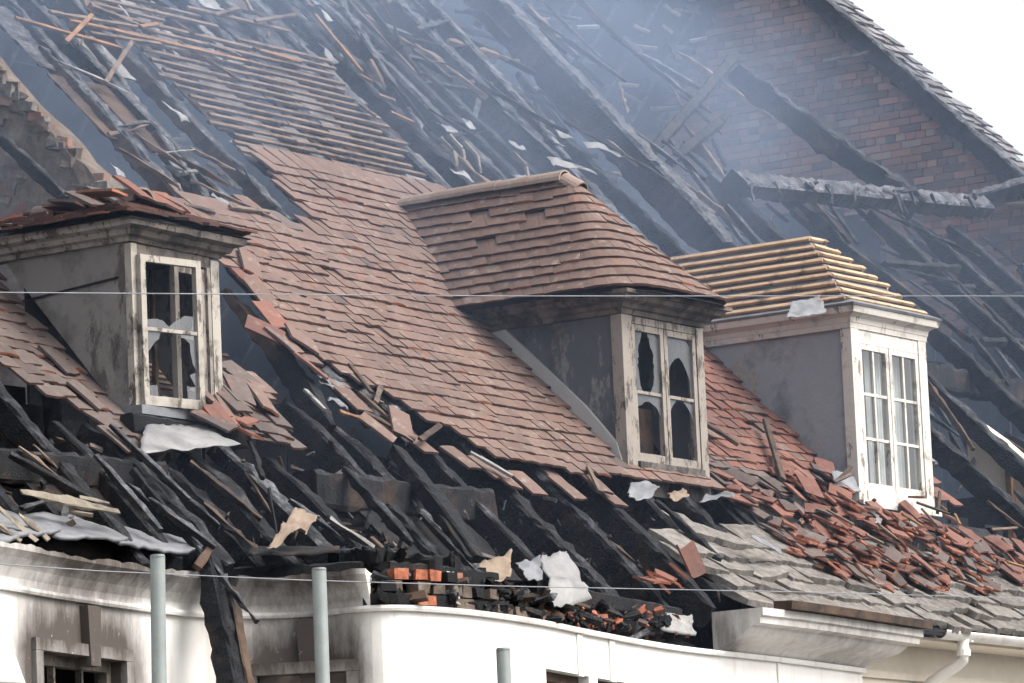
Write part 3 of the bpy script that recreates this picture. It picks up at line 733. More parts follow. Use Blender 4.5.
# flakes of ash grey felt clinging to rafters at the top
for i in range(46):
    px, py = rng.uniform(150, 350), rng.uniform(-5, 75)
    if rng.random() < .35: px, py = rng.uniform(110, 260), rng.uniform(75, 215)
    if py > 70 and px > 130+(py-70)*1.2: continue
    p = Mp(px, py, rng.uniform(-.05, .0)); a = rng.uniform(.04, .12); b = rng.uniform(.06, .2)
    sheet('felt_flake', [p, p+XA*a, p+XA*a*.8+UPS*b, p+UPS*b*1.1], rng.choice(('plank_grey', 'char_ash', 'char_ash', 'lead')), parent=roof, nx=4, ny=5, bend=.05, rag=.05)
# battens
k = 0; y = 2.36
while y < 3.98:
    u = (y-2.36)/1.6
    xl = -.92-.25*u+rng.uniform(-.14, .1); xr = 1.45+.3*u+rng.uniform(-.16, .12)
    cuts = [xl]
    while cuts[-1] < xr-.9: cuts.append(cuts[-1]+rng.uniform(.8, 1.7))
    cuts[-1:] = [xr]
    for a, b in zip(cuts, cuts[1:]):
        if b-a < .2 or (u > .75 and rng.random() < .3): continue
        beam('batten', mp(a+.004, y+rng.uniform(-.008, .008), -.012), mp(b-.004, y+rng.uniform(-.008, .008), -.012), .036, .024, ('batten_old', 'batten_old'), roof, rough=.004, seg=.2, up=N)
    y += GA*S2; k += 1
for px0, py0, px1, py1 in ((15, 18, 120, 48), (50, 12, 138, 27), (68, 20, 250, 62), (90, 33, 160, 44), (105, 83, 132, 42), (66, 42, 92, 15), (140, 27, 158, 24), (215, 15, 238, 8), (255, 21, 295, 15), (315, 15, 362, 72), (360, 75, 372, 82), (378, 95, 395, 101), (390, 112, 412, 122), (360, 105, 375, 116),
                           (230, 207, 268, 212), (185, 205, 215, 213), (246, 0, 252, 12), (258, 50, 300, 62)):
    beam('batten', Mp(px0, py0, .02+rng.uniform(0, .05)), Mp(px1, py1, .02+rng.uniform(0, .05)), .034, .024, ('batten_old', 'wood_orange' if rng.random() < .25 else 'batten_old'), roof, rough=.005, seg=.1)
# laths of the lost plaster ceiling right of the left dormer, and more in the eaves
def laths(x0, x1, y0, y1, off, n, mats=('wood_brown', 'wood_brown', 'batten_old')):
    for i in range(n):
        y = y0+(y1-y0)*i/n; a = x0+rng.uniform(0, .12); b = x1-rng.uniform(0, .2)
        if rng.random() < .12: continue
        beam('lath', mp(a, y, off), mp(b, y+rng.uniform(-.01, .01), off), .03, .008, (rng.choice(mats),)*2, roof, rough=.003, seg=.25)
laths(-4.5, -3.1, .12, 1.25, -.28, 26)
laths(-5.6, -4.4, -.95, -.35, -.26, 14); laths(-4.6, -3.4, -.95, -.3, -.26, 13)
laths(-6.1, -5.3, -1.0, -.3, -.27, 12)

# ================================================================== TILES
def t1(x, y):
    e = nz((x*3, y*3, 1))*.1
    if x < -2.82+e+.07*nz((0, y*9, 2)): return False
    if y > 2.36: return False
    if y > 1.72+.12*nz((x*2, 0, 0)) and x < -1.02-.22*(1.9-y): return False
    if 1.45 < y < 1.7 and x < -2.5 and rng.random() < .6: return False
    if y < -.17+.05*nz((x*4, 7, 2)): return False
    if x < -1.7 and y < (.42-(x+2.82)*.5)+.1*nz((x*6, y*6, 4)): return False
    if x > 1.02: return y > 1.5 and x < 1.5
    if x > -.06 and y > -.02:      # under / behind the dormer
        if y < 1.2: return False
        if y+Z0 < 8.16-1.4*abs(x-.5)-.2: return False
    return True
ts = TileSet(roof)
lay(ts, t1, -3.0, 1.5, -.2, 2.4, lambda x, y: 'tile_old' if rng.random() > .02 else 'tile_brown', .008, .015, .007, wav=.02)
# slipped last row hanging at the broken edge
for px, py in ((503, 462), (517, 471), (541, 478), (566, 470), (582, 483), (607, 476), (622, 489), (345, 372), (366, 395), (395, 418), (432, 436), (476, 452)):
    ts.add('tile_old', rand_rot(tile_M(Mp(px, py+16, rng.uniform(-.02, .02)), rng.uniform(-.1, .1)), .08))
for px, py, a in ((284, 338, .7), (300, 352, .4), (283, 328, -.2), (318, 348, .9), (313, 362, -.5), (262, 296, .25), (274, 308, .5), (246, 262, .2), (254, 275, -.3), (328, 378, .4), (395, 440, .5), (404, 436, -.4)):
    ts.add('tile_red' if px in (284, 283, 272, 262, 328) else 'tile_old', rand_rot(tile_M(Mp(px, py, .05), a, .0), .25))
ts.flush()
# left of dormer one
ts = TileSet(roof)
def t2(x, y):
    if x > -5.5: return False
    return y > .06-(x+6.15)*.62+.07*nz((x*5, y*5, 8)) and y < 1.3
lay(ts, t2, -7.3, -5.4, -.28, 1.3, 'tile_brown', .05, .2, .05, -.1, .03)
def t3(x, y): return x > -4.5 and x < -4.12+.2*nz((x*4, y*4, 0))+(.1-y)*.3 and -.28 < y < .42
lay(ts, t3, -4.5, -3.6, -.26, .45, 'tile_brown', .06, .3, .09, .03, .03)
for i in range(16):
    px, py = rng.uniform(228, 288), rng.uniform(385, 438)
    if py < 375+(px-225)*.6-12: continue
    ts.add(rng.choice(('tile_brown', 'tile_brown', 'tile_old', 'tile_red_b')), rand_rot(tile_M(Mp(px, py, .05+rng.uniform(0, .06)), rng.uniform(-.4, .4)), .2))
ts.add('tile_brown', tile_M(Mp(136, 452, .0), .12, .05))
for px, py in ((60, 350), (75, 366), (92, 388), (105, 402), (118, 420)): ts.add('tile_brown', rand_rot(tile_M(Mp(px, py+8, -.08), .3), .15))
ts.flush()

# ---- red tiled slope between the middle and the right dormers
rroof = thing('red_tiled_roof', (3, -1, 4.9), 'red tiled roof slope with stone slate eaves between the two right dormers', 'roof')
ts = TileSet(rroof)
def t4(x, y):
    if x < 1.08 or x > 3.12+(.35 if y > 1.3 else 0): return False
    lim = .12+.22*nz((x*1.3, 0, 5))-.1*max(0, x-2.2)
    return y > lim and y < 1.62+.1*nz((x*3, 1, 1))
lay(ts, t4, 1.1, 3.5, -.05, 1.7, lambda x, y: 'tile_red' if rng.random() < .85 else 'tile_old', .04, .16, .035, .03, .03)
def t5(x, y): return 1.1 < x < 1.9-.3*y and -.15 < y < .2
lay(ts, t5, 1.1, 2, -.15, .2, 'tile_brown', .05, .2, .08, .03, .03)
def t6(x, y): return 4.3 < x < 4.75+.2*nz((x*4, y*4, 0)) and .0 < y < .5
lay(ts, t6, 4.3, 5, 0, .5, 'tile_red', .3, .3, .15, .03)
ts.flush()
# burnt battens right of the right dormer
for i in range(9):
    y = .52+i*.085; beam('batten', mp(4.42, y, -.01), mp(5.15+rng.uniform(-.15, .2), y+rng.uniform(-.01, .01), -.01), .05, .03, ('char_some_ash', 'plank_grey'), rroof, rough=.006, seg=.1)
# stone slates
slate_me = []
for q in range(8):
    r = random.Random(q+90); wd = .26+.035*q; ln = .34; th = .045; mb = MB(); nx, ny = 7, 3; top = []
    for j in range(ny+1):
        for i in range(nx+1):
            u, v = i/nx-.5, j/ny
            top.append(Vector((u*wd+(r.uniform(-.012, .012) if i in (0, nx) else 0), v*ln+(r.uniform(-.018, .012) if j == 0 else 0), r.uniform(-.004, .004))))
    n = len(top); W_ = nx+1; vs = top+[t-Vector((0, 0, th*r.uniform(.8, 1.2))) for t in top]; fs = []
    for j in range(ny):
        for i in range(nx): a = j*W_+i; fs += [(a, a+1, a+W_+1, a+W_), (n+a, n+a+W_, n+a+W_+1, n+a+1)]
    bd = [i for i in range(W_)]+[j*W_+nx for j in range(1, ny+1)]+[ny*W_+i for i in range(nx-1, -1, -1)]+[j*W_ for j in range(ny-1, 0, -1)]
    for a, b in zip(bd, bd[1:]+bd[:1]): fs.append((a, n+a, n+b, b))
    mb.add(vs, fs); slate_me.append((mb.mesh('stone_slate', ['stone_slate'], False)[0], wd))
PE = R(41); UE = Vector((0, math.cos(PE), math.sin(PE))); E0 = Vector((0, -1.17, 4.90))
for row in range(5):
    x = -.42+rng.uniform(-.15, .15)+(.12, .0, -.05, .1, .5)[row]
    while x < 8.2:
        q = rng.randrange(8); me, wd = slate_me[q]
        p = E0+UE*(row*.2+rng.uniform(-.045, .03))+Vector((x+wd/2, 0, .022+.004*(q % 2)))
        tl = .1; M = tile_M(p, rng.gauss(0, .07), tl+.05+rng.uniform(-.05, .08), rng.gauss(0, .05), XA, UE)
        if not (row > 2 and x > 5.2): inst(me, 'stone_slate', M, rroof)
        x += wd+rng.uniform(.004, .02)
mb = MB(); a = E0+UE*.03-Vector((0, 0, .06)); b = E0+UE*.95-Vector((0, 0, .06))
mb.prism([Vector((-.3, a.y, a.z)), Vector((8.3, a.y, a.z)), Vector((8.3, b.y, b.z)), Vector((-.3, b.y, b.z))], Vector((0, 0, -.03))); mb.build('eaves_boarding', 'char', rroof)
mb = MB(); a = mp(1.05, -.35, -.07); mb.prism([mp(1.05, -.45, -.07), mp(3.14, -.45, -.07), mp(3.14, 1.6, -.07), mp(1.05, 1.6, -.07)], N*-.02); mb.build('roof_boarding', 'char', rroof)
mb = MB(); mb.prism([mp(3.2, -.6, -.1), mp(5.2, -.6, -.1), mp(5.2, .0, -.1), mp(3.2, .0, -.1)], N*-.02); mb.build('roof_boarding', 'char', rroof)

# ================================================================== DORMERS
ZV = Vector((0, 0, 1))
def pane(parent, o, dx, u0, u1, z0, z1, mat, hole=None):
    """glass in the plane o + dx*u, z; hole=(cu,cz,ru,rz,jag)"""
    def P(u, z): return Vector((o.x+dx.x*u, o.y+dx.y*u, z))
    mb = MB()
    if hole is None:
        mb.add([P(u0, z0), P(u1, z0), P(u1, z1), P(u0, z1)], [(0, 1, 2, 3)])
    else:
        cu, cz, ru, rz, jag = hole; n = 30; sd = rng.uniform(0, 50); outer, inner = [], []
        for i in range(n):
            a = 2*math.pi*i/n+.05; ca, sa = math.cos(a), math.sin(a)
            tt = min(((u1-cu)/ca if ca > 1e-6 else (u0-cu)/ca if ca < -1e-6 else 9), ((z1-cz)/sa if sa > 1e-6 else (z0-cz)/sa if sa < -1e-6 else 9))
            re = 1/math.sqrt((ca/ru)**2+(sa/rz)**2)*(1+jag*(mnoise.noise(Vector((ca*3+sd, sa*3, 0)))+.8*mnoise.noise(Vector((ca*9+sd, sa*9, 4)))+rng.uniform(-.55, .35)))
            outer.append(tt); inner.append(min(tt, re))
        pts = [P(cu+math.cos(2*math.pi*i/n+.05)*outer[i], cz+math.sin(2*math.pi*i/n+.05)*outer[i]) for i in range(n)]
        pin = [P(cu+math.cos(2*math.pi*i/n+.05)*inner[i], cz+math.sin(2*math.pi*i/n+.05)*inner[i]) for i in range(n)]
        keep = [not (outer[i]-inner[i] < 1e-4 and outer[(i+1) % n]-inner[(i+1) % n] < 1e-4) for i in range(n)]
        if not any(keep): return
        st0 = next((i for i in range(n) if not keep[i]), 0); runs = [[]]
        for q in range(n):
            i = (st0+q) % n
            if keep[i]: runs[-1].append(i)
            elif runs[-1]: runs.append([])
        for run in runs:
            if not run: continue
            mb = MB(); rv = [k for i in run for k in (pts[i], pin[i])]; e = (run[-1]+1) % n; rv += [pts[e], pin[e]]
            mb.add(rv, [(2*k, 2*k+2, 2*k+3, 2*k+1) for k in range(len(run))]); mb.build('pane' if len(runs) < 3 else 'glass_shard', mat, parent)
        return
    mb.build('pane', mat, parent)
def casement(dorm, o, dx, wd, z0, z1, mat, nv, nh, glass, holes=None, st=.042, bar=.011, th=.02):
    o = Vector(o); dx = Vector(dx).normalized(); nn = Vector((dx.y, -dx.x, 0))
    def B(mb, u0, u1, za, zb, t): mb.box(Vector((o.x+dx.x*(u0+u1)/2, o.y+dx.y*(u0+u1)/2, (za+zb)/2)), dx*((u1-u0)/2), nn*t, ZV*((zb-za)/2))
    mb = MB(); B(mb, 0, st, z0, z1, th); B(mb, wd-st, wd, z0, z1, th); B(mb, st, wd-st, z0, z0+st*1.4, th*.98); B(mb, st, wd-st, z1-st, z1, th*.98)
    c = mb.build('casement', mat, dorm)
    us = [st+(wd-2*st)*i/(nv+1) for i in range(nv+2)]; za, zb = z0+st*1.4, z1-st; zz = [za+(zb-za)*i/(nh+1) for i in range(nh+2)]
    for u in us[1:-1]: mb = MB(); B(mb, u-bar, u+bar, za, zb, th*.7); mb.build('glazing_bar', mat, c)
    for z in zz[1:-1]: mb = MB(); B(mb, st, wd-st, z-bar, z+bar, th*.66); mb.build('glazing_bar', mat, c)
    k = 0
    for i in range(nv+1):
        for j in range(nh+1):
            h = holes[k] if holes else None; k += 1
            if h == 'none': continue
            pane(c, o, dx, us[i], us[i+1], zz[j], zz[j+1], glass, h)
    return c
def ring(x0, x1, yb): return [(Vector((x0, yb, 0)), Vector((-1, 0))), (Vector((x0, 0, 0)), Vector((-1, -1))), (Vector((x1, 0, 0)), Vector((1, -1))), (Vector((x1, yb, 0)), Vector((1, 0)))]
class HipRoof:
    def __init__(s, xc, z0, z1, hw, yf, rad): s.xc, s.z0, s.z1, s.hw, s.yf, s.rad = xc, z0, z1, hw, yf, rad
    def path(s, v, n=9):
        """points (p, tangent, outward) from back left round the front to back right"""
        z = s.z0+(s.z1-s.z0)*v; h = max(.012, s.hw(v)); yf = s.yf(v); yb = max(yf+.05, z-Z0+.05); r = min(s.rad(v), h*.95)
        pts = [Vector((s.xc-h, yb, z)), Vector((s.xc-h, yf+r, z))]
        for i in range(1, n): a = math.pi+math.pi/2*i/n; pts.append(Vector((s.xc-h+r+r*math.cos(a), yf+r+r*math.sin(a), z)))
        pts += [Vector((s.xc-h+r, yf, z)), Vector((s.xc+h-r, yf, z))]
        for i in range(1, n): a = 1.5*math.pi+math.pi/2*i/n; pts.append(Vector((s.xc+h-r+r*math.cos(a), yf+r+r*math.sin(a), z)))
        pts += [Vector((s.xc+h, yf+r, z)), Vector((s.xc+h, yb, z))]
        return pts
    def shell(s, parent, mat, vs=16, sink=.02, name='roof_boarding'):
        mb = MB(); V = []; rows = [[p-Vector((0, 0, sink)) for p in s.path(i/vs)] for i in range(vs+1)]; n = len(rows[0])
        for r in rows: V += r
        mb.add(V, [(i*n+j, i*n+j+1, (i+1)*n+j+1, (i+1)*n+j) for i in range(vs) for j in range(n-1)]); return mb.build(name, mat, parent, False)
    def tiles(s, parent, courses, kinds, w=TW, jit=.012, slip=.03, miss=.01, lift=.034, th=.019, over=1.9, sag=.0):
        def at(P, i, f): return P[i].lerp(P[i+1], f)
        for k in range(courses):
            v = k/courses; v1 = min(1, v+over/courses); P = s.path(v); Q = s.path(v1)
            L = [0]
            for a, b in zip(P, P[1:]): L.append(L[-1]+(b-a).length)
            def loc(d):
                d = min(max(d, 0), L[-1]-1e-5); i = max(j for j in range(len(L)-1) if L[j] <= d); return i, (d-L[i])/max(1e-6, L[i+1]-L[i])
            d = -(k % 2)*w/2-rng.uniform(0, .03)
            while d < L[-1]:
                d0, d1 = d+.001, min(d+w-.001, L[-1]); d += w
                if d1-d0 < .03 or d1 < .02 or rng.random() < miss: continue
                sl = rng.uniform(.01, .03) if rng.random() < slip else rng.uniform(-.003, .003); tl = rng.gauss(0, jit)*w; tn = rng.gauss(0, .003)
                top, bot = [], []; m = 4
                for j in range(m+1):
                    i, f = loc(d0+(d1-d0)*j/m); p, q = at(P, i, f), at(Q, i, f); t = (P[i+1]-P[i]).normalized()
                    up = (q-p); nn = t.cross(up).normalized(); un = up.normalized()
                    e = (j/m-.5)*2
                    top.append(p+nn*(lift+tn*e+.004*(1-e*e))-un*(sl+tl*e)); bot.append(q+nn*.004)
                vs = top+bot; n = len(vs); dn = Vector((0, 0, -th)); nnl = [(top[min(j+1, m)]-top[max(j-1, 0)]).normalized().cross((bot[j]-top[j]).normalized()) for j in range(m+1)]
                vs = vs+[p-nnl[j % (m+1)]*th for j, p in enumerate(vs)]; mb = MB(); fs, mi = [], []
                for j in range(m):
                    fs += [(j, j+1, m+2+j, m+1+j), (n+j, n+m+1+j, n+m+2+j, n+j+1), (j, n+j, n+j+1, j+1)]; mi += [0, 0, 1]
                fs += [(0, m+1, n+m+1, n), (m, n+m, n+2*m+1, 2*m+1)]; mi += [0, 0]
                mb.cur = rng.random()+.001
                mb.add(vs, fs, mi); mb.build('tile', [kinds(), 'edge_orange' if rng.random() < .05 else 'edge_dark'], parent)
def ridge_tiles(parent, p0, p1, n, r, mat, name='ridge_tile', kk=9):
    p0 = Vector(p0); p1 = Vector(p1); d = (p1-p0); L = d.length; d.normalize(); sd = d.cross(ZV).normalized(); up = sd.cross(d)
    for i in range(n):
        mb = MB(); a = p0+d*(L*i/n+.003); b = p0+d*(L*(i+1)/n+.012); vs = []; jz = rng.uniform(-.006, .006)
        for q, rr in ((a, r*1.06), (a, r*.9), (b, r), (b, r*.85)):
            for j in range(kk+1): t = math.pi*j/kk; vs.append(q+sd*(rr*math.cos(t))+up*(rr*math.sin(t)*.9+jz))
        K = kk+1; fs = []
        for j in range(kk): fs += [(j, j+1, 2*K+j+1, 2*K+j), (K+j, 3*K+j, 3*K+j+1, K+j+1), (j, K+j, K+j+1, j+1), (2*K+j, 2*K+j+1, 3*K+j+1, 3*K+j)]
        fs += [(0, 2*K, 3*K, K), (kk, K+kk, 3*K+kk, 2*K+kk)]; mb.add(vs, fs); mb.build(name, mat, parent)
def cheek(parent, x, z0, z1, mat, th=.05, inner=1, yb=None):
    mb = MB(); mb.prism([Vector((x, .03, z0)), Vector((x, z0-Z0-.03 if z0-Z0 > .1 else .1, z0)), Vector((x, z1-Z0+.02, z1)), Vector((x, .03, z1))], Vector((th*inner, 0, 0))); return mb.build('cheek', mat, parent)

# ---- middle dormer
d2 = thing('dormer', (.5, 0, 5.9), 'tiled dormer with swept hip roof and two glazed casements with broken dark holes', 'dormer', None)
zb2, zt2 = 5.95, 7.07
cheek(d2, -.005, zb2, zt2, 'cheek_sooty'); cheek(d2, 1.005, zb2, zt2, 'cheek_sooty', .05, -1)
mb = MB(); mb.prism([Vector((-.008, .0, Z0+.0)), Vector((-.008, 1.06, Z0+1.06)), Vector((-.008, .94, Z0+1.07)), Vector((-.008, .3, Z0+.46)), Vector((-.008, .05, Z0+.17))], Vector((-.035, 0, 0))); mb.build('flashing', 'plaster_grey', d2)
mb = MB(); mb.aabb(-.03, .1, -.03, .06, 5.93, 7.05); mb.build('corner_post', 'paint_worn', d2)
mb = MB(); mb.aabb(.94, 1.03, -.028, .06, 5.86, 7.05); mb.build('corner_post', 'paint_worn', d2)
mb = MB(); mb.aabb(.1, .94, -.02, .06, 7.0, 7.05); mb.build('window_head', 'paint_worn', d2)
mb = MB(); mb.aabb(.1, .94, -.05, .06, 5.96, 6.03); mb.aabb(.1, .94, -.02, .05, 5.80, 5.958); mb.build('sill', 'paint_sooty', d2)
casement(d2, (.105, .0, 0), (1, 0, 0), .41, 6.035, 6.995, 'paint_worn', 0, 1, 'glass_dirty', [(.205, 6.22, .2, .25, .1), (.2, 6.72, .1, .25, .18)])
casement(d2, (.525, .0, 0), (1, 0, 0), .41, 6.035, 6.995, 'paint_worn', 0, 1, 'glass_dirty', [(.73-.525, 6.2, .19, .32, .05), (.2, 6.57, .15, .24, .06)])
mb = MB(); mb.sweep(ring(0, 1.0, 1.2), [(-.06, 7.055), (.035, 7.055), (.045, 7.085), (.07, 7.095), (.085, 7.12), (.14, 7.135), (.155, 7.165), (.185, 7.17), (.19, 7.195), (-.06, 7.195)]); mb.build('eaves_cornice', 'paint_sooty', d2)
mb = MB(); mb.aabb(.05, .95, .95, .97, 5.9, 7.1); mb.aabb(.05, .95, .06, .96, 7.03, 7.05); mb.build('back_board', 'char', d2)
mb = MB(); mb.aabb(.14, .9, .35, .38, 5.95, 6.5); mb.build('curtain_remnant', 'wood_brown', d2)
hr = HipRoof(.5, 7.205, 8.17, lambda v: .66*(1-v)+.08*(1-v)**3, lambda v: .69-(.86*(1-v)+.08*(1-v)**3), lambda v: .05+.3*(1-v)**1.3)
hr.shell(d2, 'char')
hr.tiles(d2, 12, lambda: 'tile_old', slip=.06)
ridge_tiles(d2, (.5, .72, 8.145), (.5, 2.12, 8.155), 5, .088, 'ridge_lichen')
ridge_tiles(d2, (.5, .60, 8.06), (.5, .73, 8.145), 1, .08, 'ridge_lichen', 'hip_tile')

# ---- right dormer
d3 = thing('dormer', (3.68, 0, 6), 'white painted dormer with intact paned window and bare new battens on its hipped roof', 'dormer')
cheek(d3, 3.135, 6.0, 7.28, 'cheek_lead'); cheek(d3, 4.215, 6.0, 7.28, 'cheek_lead', .05, -1)
mb = MB(); mb.aabb(3.11, 3.225, -.03, .06, 5.98, 7.27); mb.build('corner_post', 'paint_white', d3)
mb = MB(); mb.aabb(4.12, 4.235, -.028, .06, 5.96, 7.27); mb.build('corner_post', 'paint_white', d3)
mb = MB(); mb.aabb(3.225, 4.12, -.02, .06, 7.17, 7.27); mb.build('window_head', 'paint_white', d3)
mb = MB(); mb.aabb(3.09, 4.26, -.075, .05, 5.93, 5.978); mb.aabb(3.226, 4.119, -.04, .06, 5.979, 6.06); mb.build('sill', 'paint_white', d3)
mb = MB(); mb.aabb(3.13, 4.22, -.02, .04, 5.6, 5.928); mb.build('apron', 'plaster_grey', d3)
for x0 in (3.23, 3.678): casement(d3, (x0, .0, 0), (1, 0, 0), .438, 6.062, 7.168, 'paint_white', 1, 2, 'glass_clear')
for x0, x1 in ((3.24, 3.52), (3.56, 3.8), (3.86, 4.1)):
    mb = MB(); n = 26; vs = []
    for i in range(n+1): x = x0+(x1-x0)*i/n; vs += [(x, .13+.012*math.sin(i*1.3), 6.05), (x, .13+.01*math.sin(i*1.3+.4), 7.18)]
    mb.add(vs, [(2*i, 2*i+2, 2*i+3, 2*i+1) for i in range(n)]); mb.build('curtain', 'curtain', d3, True)
mb = MB(); mb.aabb(3.2, 4.15, 1.0, 1.02, 5.9, 7.3); mb.aabb(3.2, 4.15, .06, 1.02, 7.25, 7.27); mb.build('back_board', 'char', d3)
mb = MB(); mb.sweep(ring(3.135, 4.215, 1.4), [(-.06, 7.272), (.03, 7.272), (.035, 7.31), (.04, 7.315), (.045, 7.35), (.07, 7.37), (.1, 7.38), (.11, 7.415), (.115, 7.425), (-.06, 7.425)]); mb.build('eaves_cornice', 'paint_white', d3)
mb = MB(); mb.sweep(ring(3.135, 4.215, 1.45), [(.03, 7.43), (.12, 7.428), (.128, 7.445), (.1, 7.458), (.05, 7.48), (.0, 7.475)]); mb.build('lead_apron', 'lead', d3)
h3 = lambda v: .07+.53*(1-v); y3 = lambda v: .60-.62*(1-v); hr3 = HipRoof(3.675, 7.47, 8.1, h3, y3, lambda v: .012)
hr3.shell(d3, 'lead', 8, .0, 'roofing_felt')
for k in range(9):
    v = (k+.2)/8.9; z = 7.47+.63*v; h, yf = h3(v), y3(v); nL = Vector((-.72, 0, .69)); nF = Vector((0, -.65, .76))
    e = rng.uniform(-.012, .012)
    beam('batten', Vector((3.675-h, z-Z0+.05-(.1*(k == 0)), z))+nL*.02, Vector((3.675-h, yf-.015, z+e*.4))+nL*.02, .036, .024, ('batten_new', 'batten_new'), d3, up=nL, rough=.004, seg=.2)
    beam('batten', Vector((3.675-h-.015, yf, z))+nF*.02, Vector((3.675+h+.01, yf, z+e))+nF*.02, .036, .024, ('batten_new', 'batten_new'), d3, up=nF, rough=.004, seg=.2)
    nR = Vector((.72, 0, .69)); beam('batten', Vector((3.675+h, yf, z))+nR*.02, Vector((3.675+h, z-Z0+.05, z))+nR*.02, .036, .024, ('batten_new', 'batten_new'), d3, up=nR, rough=.004, seg=.3)

# ---- left dormer
d1 = thing('dormer', (-5.0, 0, 5.9), 'scorched dormer with a hanging open casement, glass mostly gone, beside the party wall', 'dormer')
xa, xb = -5.45, -4.6
cheek(d1, xa, 5.9, 6.95, 'cheek_grey'); cheek(d1, xb, 5.9, 6.95, 'cheek_grey', .05, -1)
mb = MB(); mb.box((xa-.008, .5, 6.69), Vector((.005, 0, 0)), Vector((0, .42, -.03)), ZV*.006); mb.build('cheek_joint', 'char', d1)
mb = MB(); mb.aabb(xa-.012, xa+.045, -.03, .02, 5.93, 6.92); mb.build('corner_post', 'paint_cream', d1)
mb = MB(); mb.aabb(xb-.075, xb+.005, -.03, .05, 5.92, 6.9); mb.build('corner_post', 'paint_cream', d1)
mb = MB(); mb.aabb(xa+.05, xb-.076, -.02, .06, 6.85, 6.92); mb.build('window_head', 'paint_sooty', d1)
mb = MB(); mb.aabb(xa-.03, xb+.05, -.09, .05, 5.87, 5.925); mb.build('sill', 'lead', d1)
mb = MB(); mb.aabb(xb-.109, xb-.076, -.025, .05, 5.93, 6.85); mb.build('window_jamb', 'paint_worn', d1)
an = R(-9); casement(d1, (xa+.03, -.05, 0), (math.cos(an), math.sin(an), 0), .5, 5.93, 6.85, 'paint_cream', 0, 1, 'glass_dirty', [(.24, 6.2, .2, .23, .3), (.25, 6.69, .3, .25, .3)])
casement(d1, (xa+.44, .015, 0), (1, 0, 0), .30, 5.95, 6.84, 'paint_worn', 0, 1, 'glass_dirty', ['none', (.14, 6.65, .13, .24, .3)])
beam('broken_strut', (xa+.33, .25, 5.9), (xa+.31, .3, 6.85), .03, .03, ('wood_brown', 'wood_brown'), d1, up=(0, -1, 0))
beam('broken_strut', (xa+.62, .3, 5.9), (xa+.6, .3, 6.85), .03, .03, ('wood_brown', 'wood_brown'), d1, up=(0, -1, 0))
mb = MB(); mb.aabb(xa+.06, xb-.06, .85, .87, 5.8, 6.95); mb.aabb(xa+.06, xb-.06, .06, .86, 6.90, 6.915); mb.build('back_board', 'char', d1)
prof = [(-.06, 6.93), (.03, 6.93), (.04, 6.955), (.075, 6.965), (.09, 6.995), (.14, 7.01), (.15, 7.05), (-.06, 7.06)]
rg = ring(xa, xb, 1.25)
mb = MB(); mb.sweep(rg[:2], prof); mb.build('eaves_cornice', 'paint_cream', d1)
mb = MB(); path = []
for i in range(25):
    u = i/24; x = xa+(xb-xa)*u; path.append((Vector((x, 0, -.012*u+.008*nz((x*9, 0, 0)))), Vector((-1+2*u if i in (0, 24) else 0, -1))))
mb.sweep(path, prof); mb.build('eaves_cornice', 'paint_sooty', d1)
hr1 = HipRoof(-5.02, 7.065, 7.28, lambda v: .6*(1-v)+.02, lambda v: .42-.58*(1-v), lambda v: .03)
hr1.shell(d1, 'char')
hr1.tiles(d1, 6, lambda: rng.choice(('tile_brown', 'tile_old', 'tile_brown')), jit=.13, slip=.6, miss=.14)
ridge_tiles(d1, (-5.02, .2, 7.25), (-5.0, .48, 7.27), 1, .1, 'ridge_lichen')
ridge_tiles(d1, (-5.04, .66, 7.23), (-5.1, .98, 7.25), 1, .085, 'tile_brown')
for k in range(14):
    inst(TV['tile_brown' if k % 3 else 'tile_red'][k % 14][0], 'loose_tile', rand_rot(frame(Vector((-5.45+.07*k+rng.uniform(-.06, .06), rng.uniform(.0, .5), 7.2+rng.uniform(.0, .07))), XA, Vector((0, .94, .34)), Vector((0, -.34, .94))), .3), d1)

# ================================================================== PARTY WALLS AND REAR SLOPE
gab = thing('brick_gable', (13, 4, 0), 'tall soot-stained red brick gable wall with charred verge tiles against the sky', 'wall')
GX = 13.0
def rake(y): return y+Z0+.42
mb = MB(); mb.prism([Vector((GX, .0, 5)), Vector((GX, 7.05, 5)), Vector((GX, 7.05, rake(7.0))), Vector((GX, .0, rake(0)))], Vector((.3, 0, 0)))
mb.prism([Vector((GX, 7.05, 5)), Vector((GX, 12, 5)), Vector((GX, 12, rake(7.0)-5.7)), Vector((GX, 7.05, rake(7.0)))], Vector((.3, 0, 0)))
mb.build('mortar_core', 'mortar', gab)
bricks = []; z = 8.3; r_ = 0
while z < 13.3:
    y = 2.2+(r_ % 2)*.117
    while y < 7.6:
        w_ = .215 if (r_ % 4) else .1
        top = rake(min(y, 7.0)) if y < 7.05 else rake(7.0)-1.15*(y-7.0)
        if z+.04 < top-.05 and rng.random() > .012:
            bricks.append((y+w_/2, z+.0325, w_))
        y += w_+.011
    z += .0755; r_ += 1
def seen(b): px, py = proj((GX, b[0], b[1])); return 690 < px < 1024 and -5 < py < 180
bricks.sort(key=lambda b: (not seen(b), abs(proj((GX, b[0], b[1]))[0]-880)))
bme = {}
for w_ in (.215, .1):
    for q in range(3):
        mb = MB(); mb.box((0, 0, 0), Vector((.02, 0, 0)), Vector((0, w_/2, 0)), Vector((0, 0, .0325)), 0, .0035); bme[(w_, q)] = mb.mesh('brick', ['brick'], False)[0]
for b in bricks[:295]: inst(bme[(b[2], rng.randrange(3))], 'brick', Matrix.Translation((GX-.005-rng.uniform(0, .014), b[0], b[1])), gab)
mb = MB()
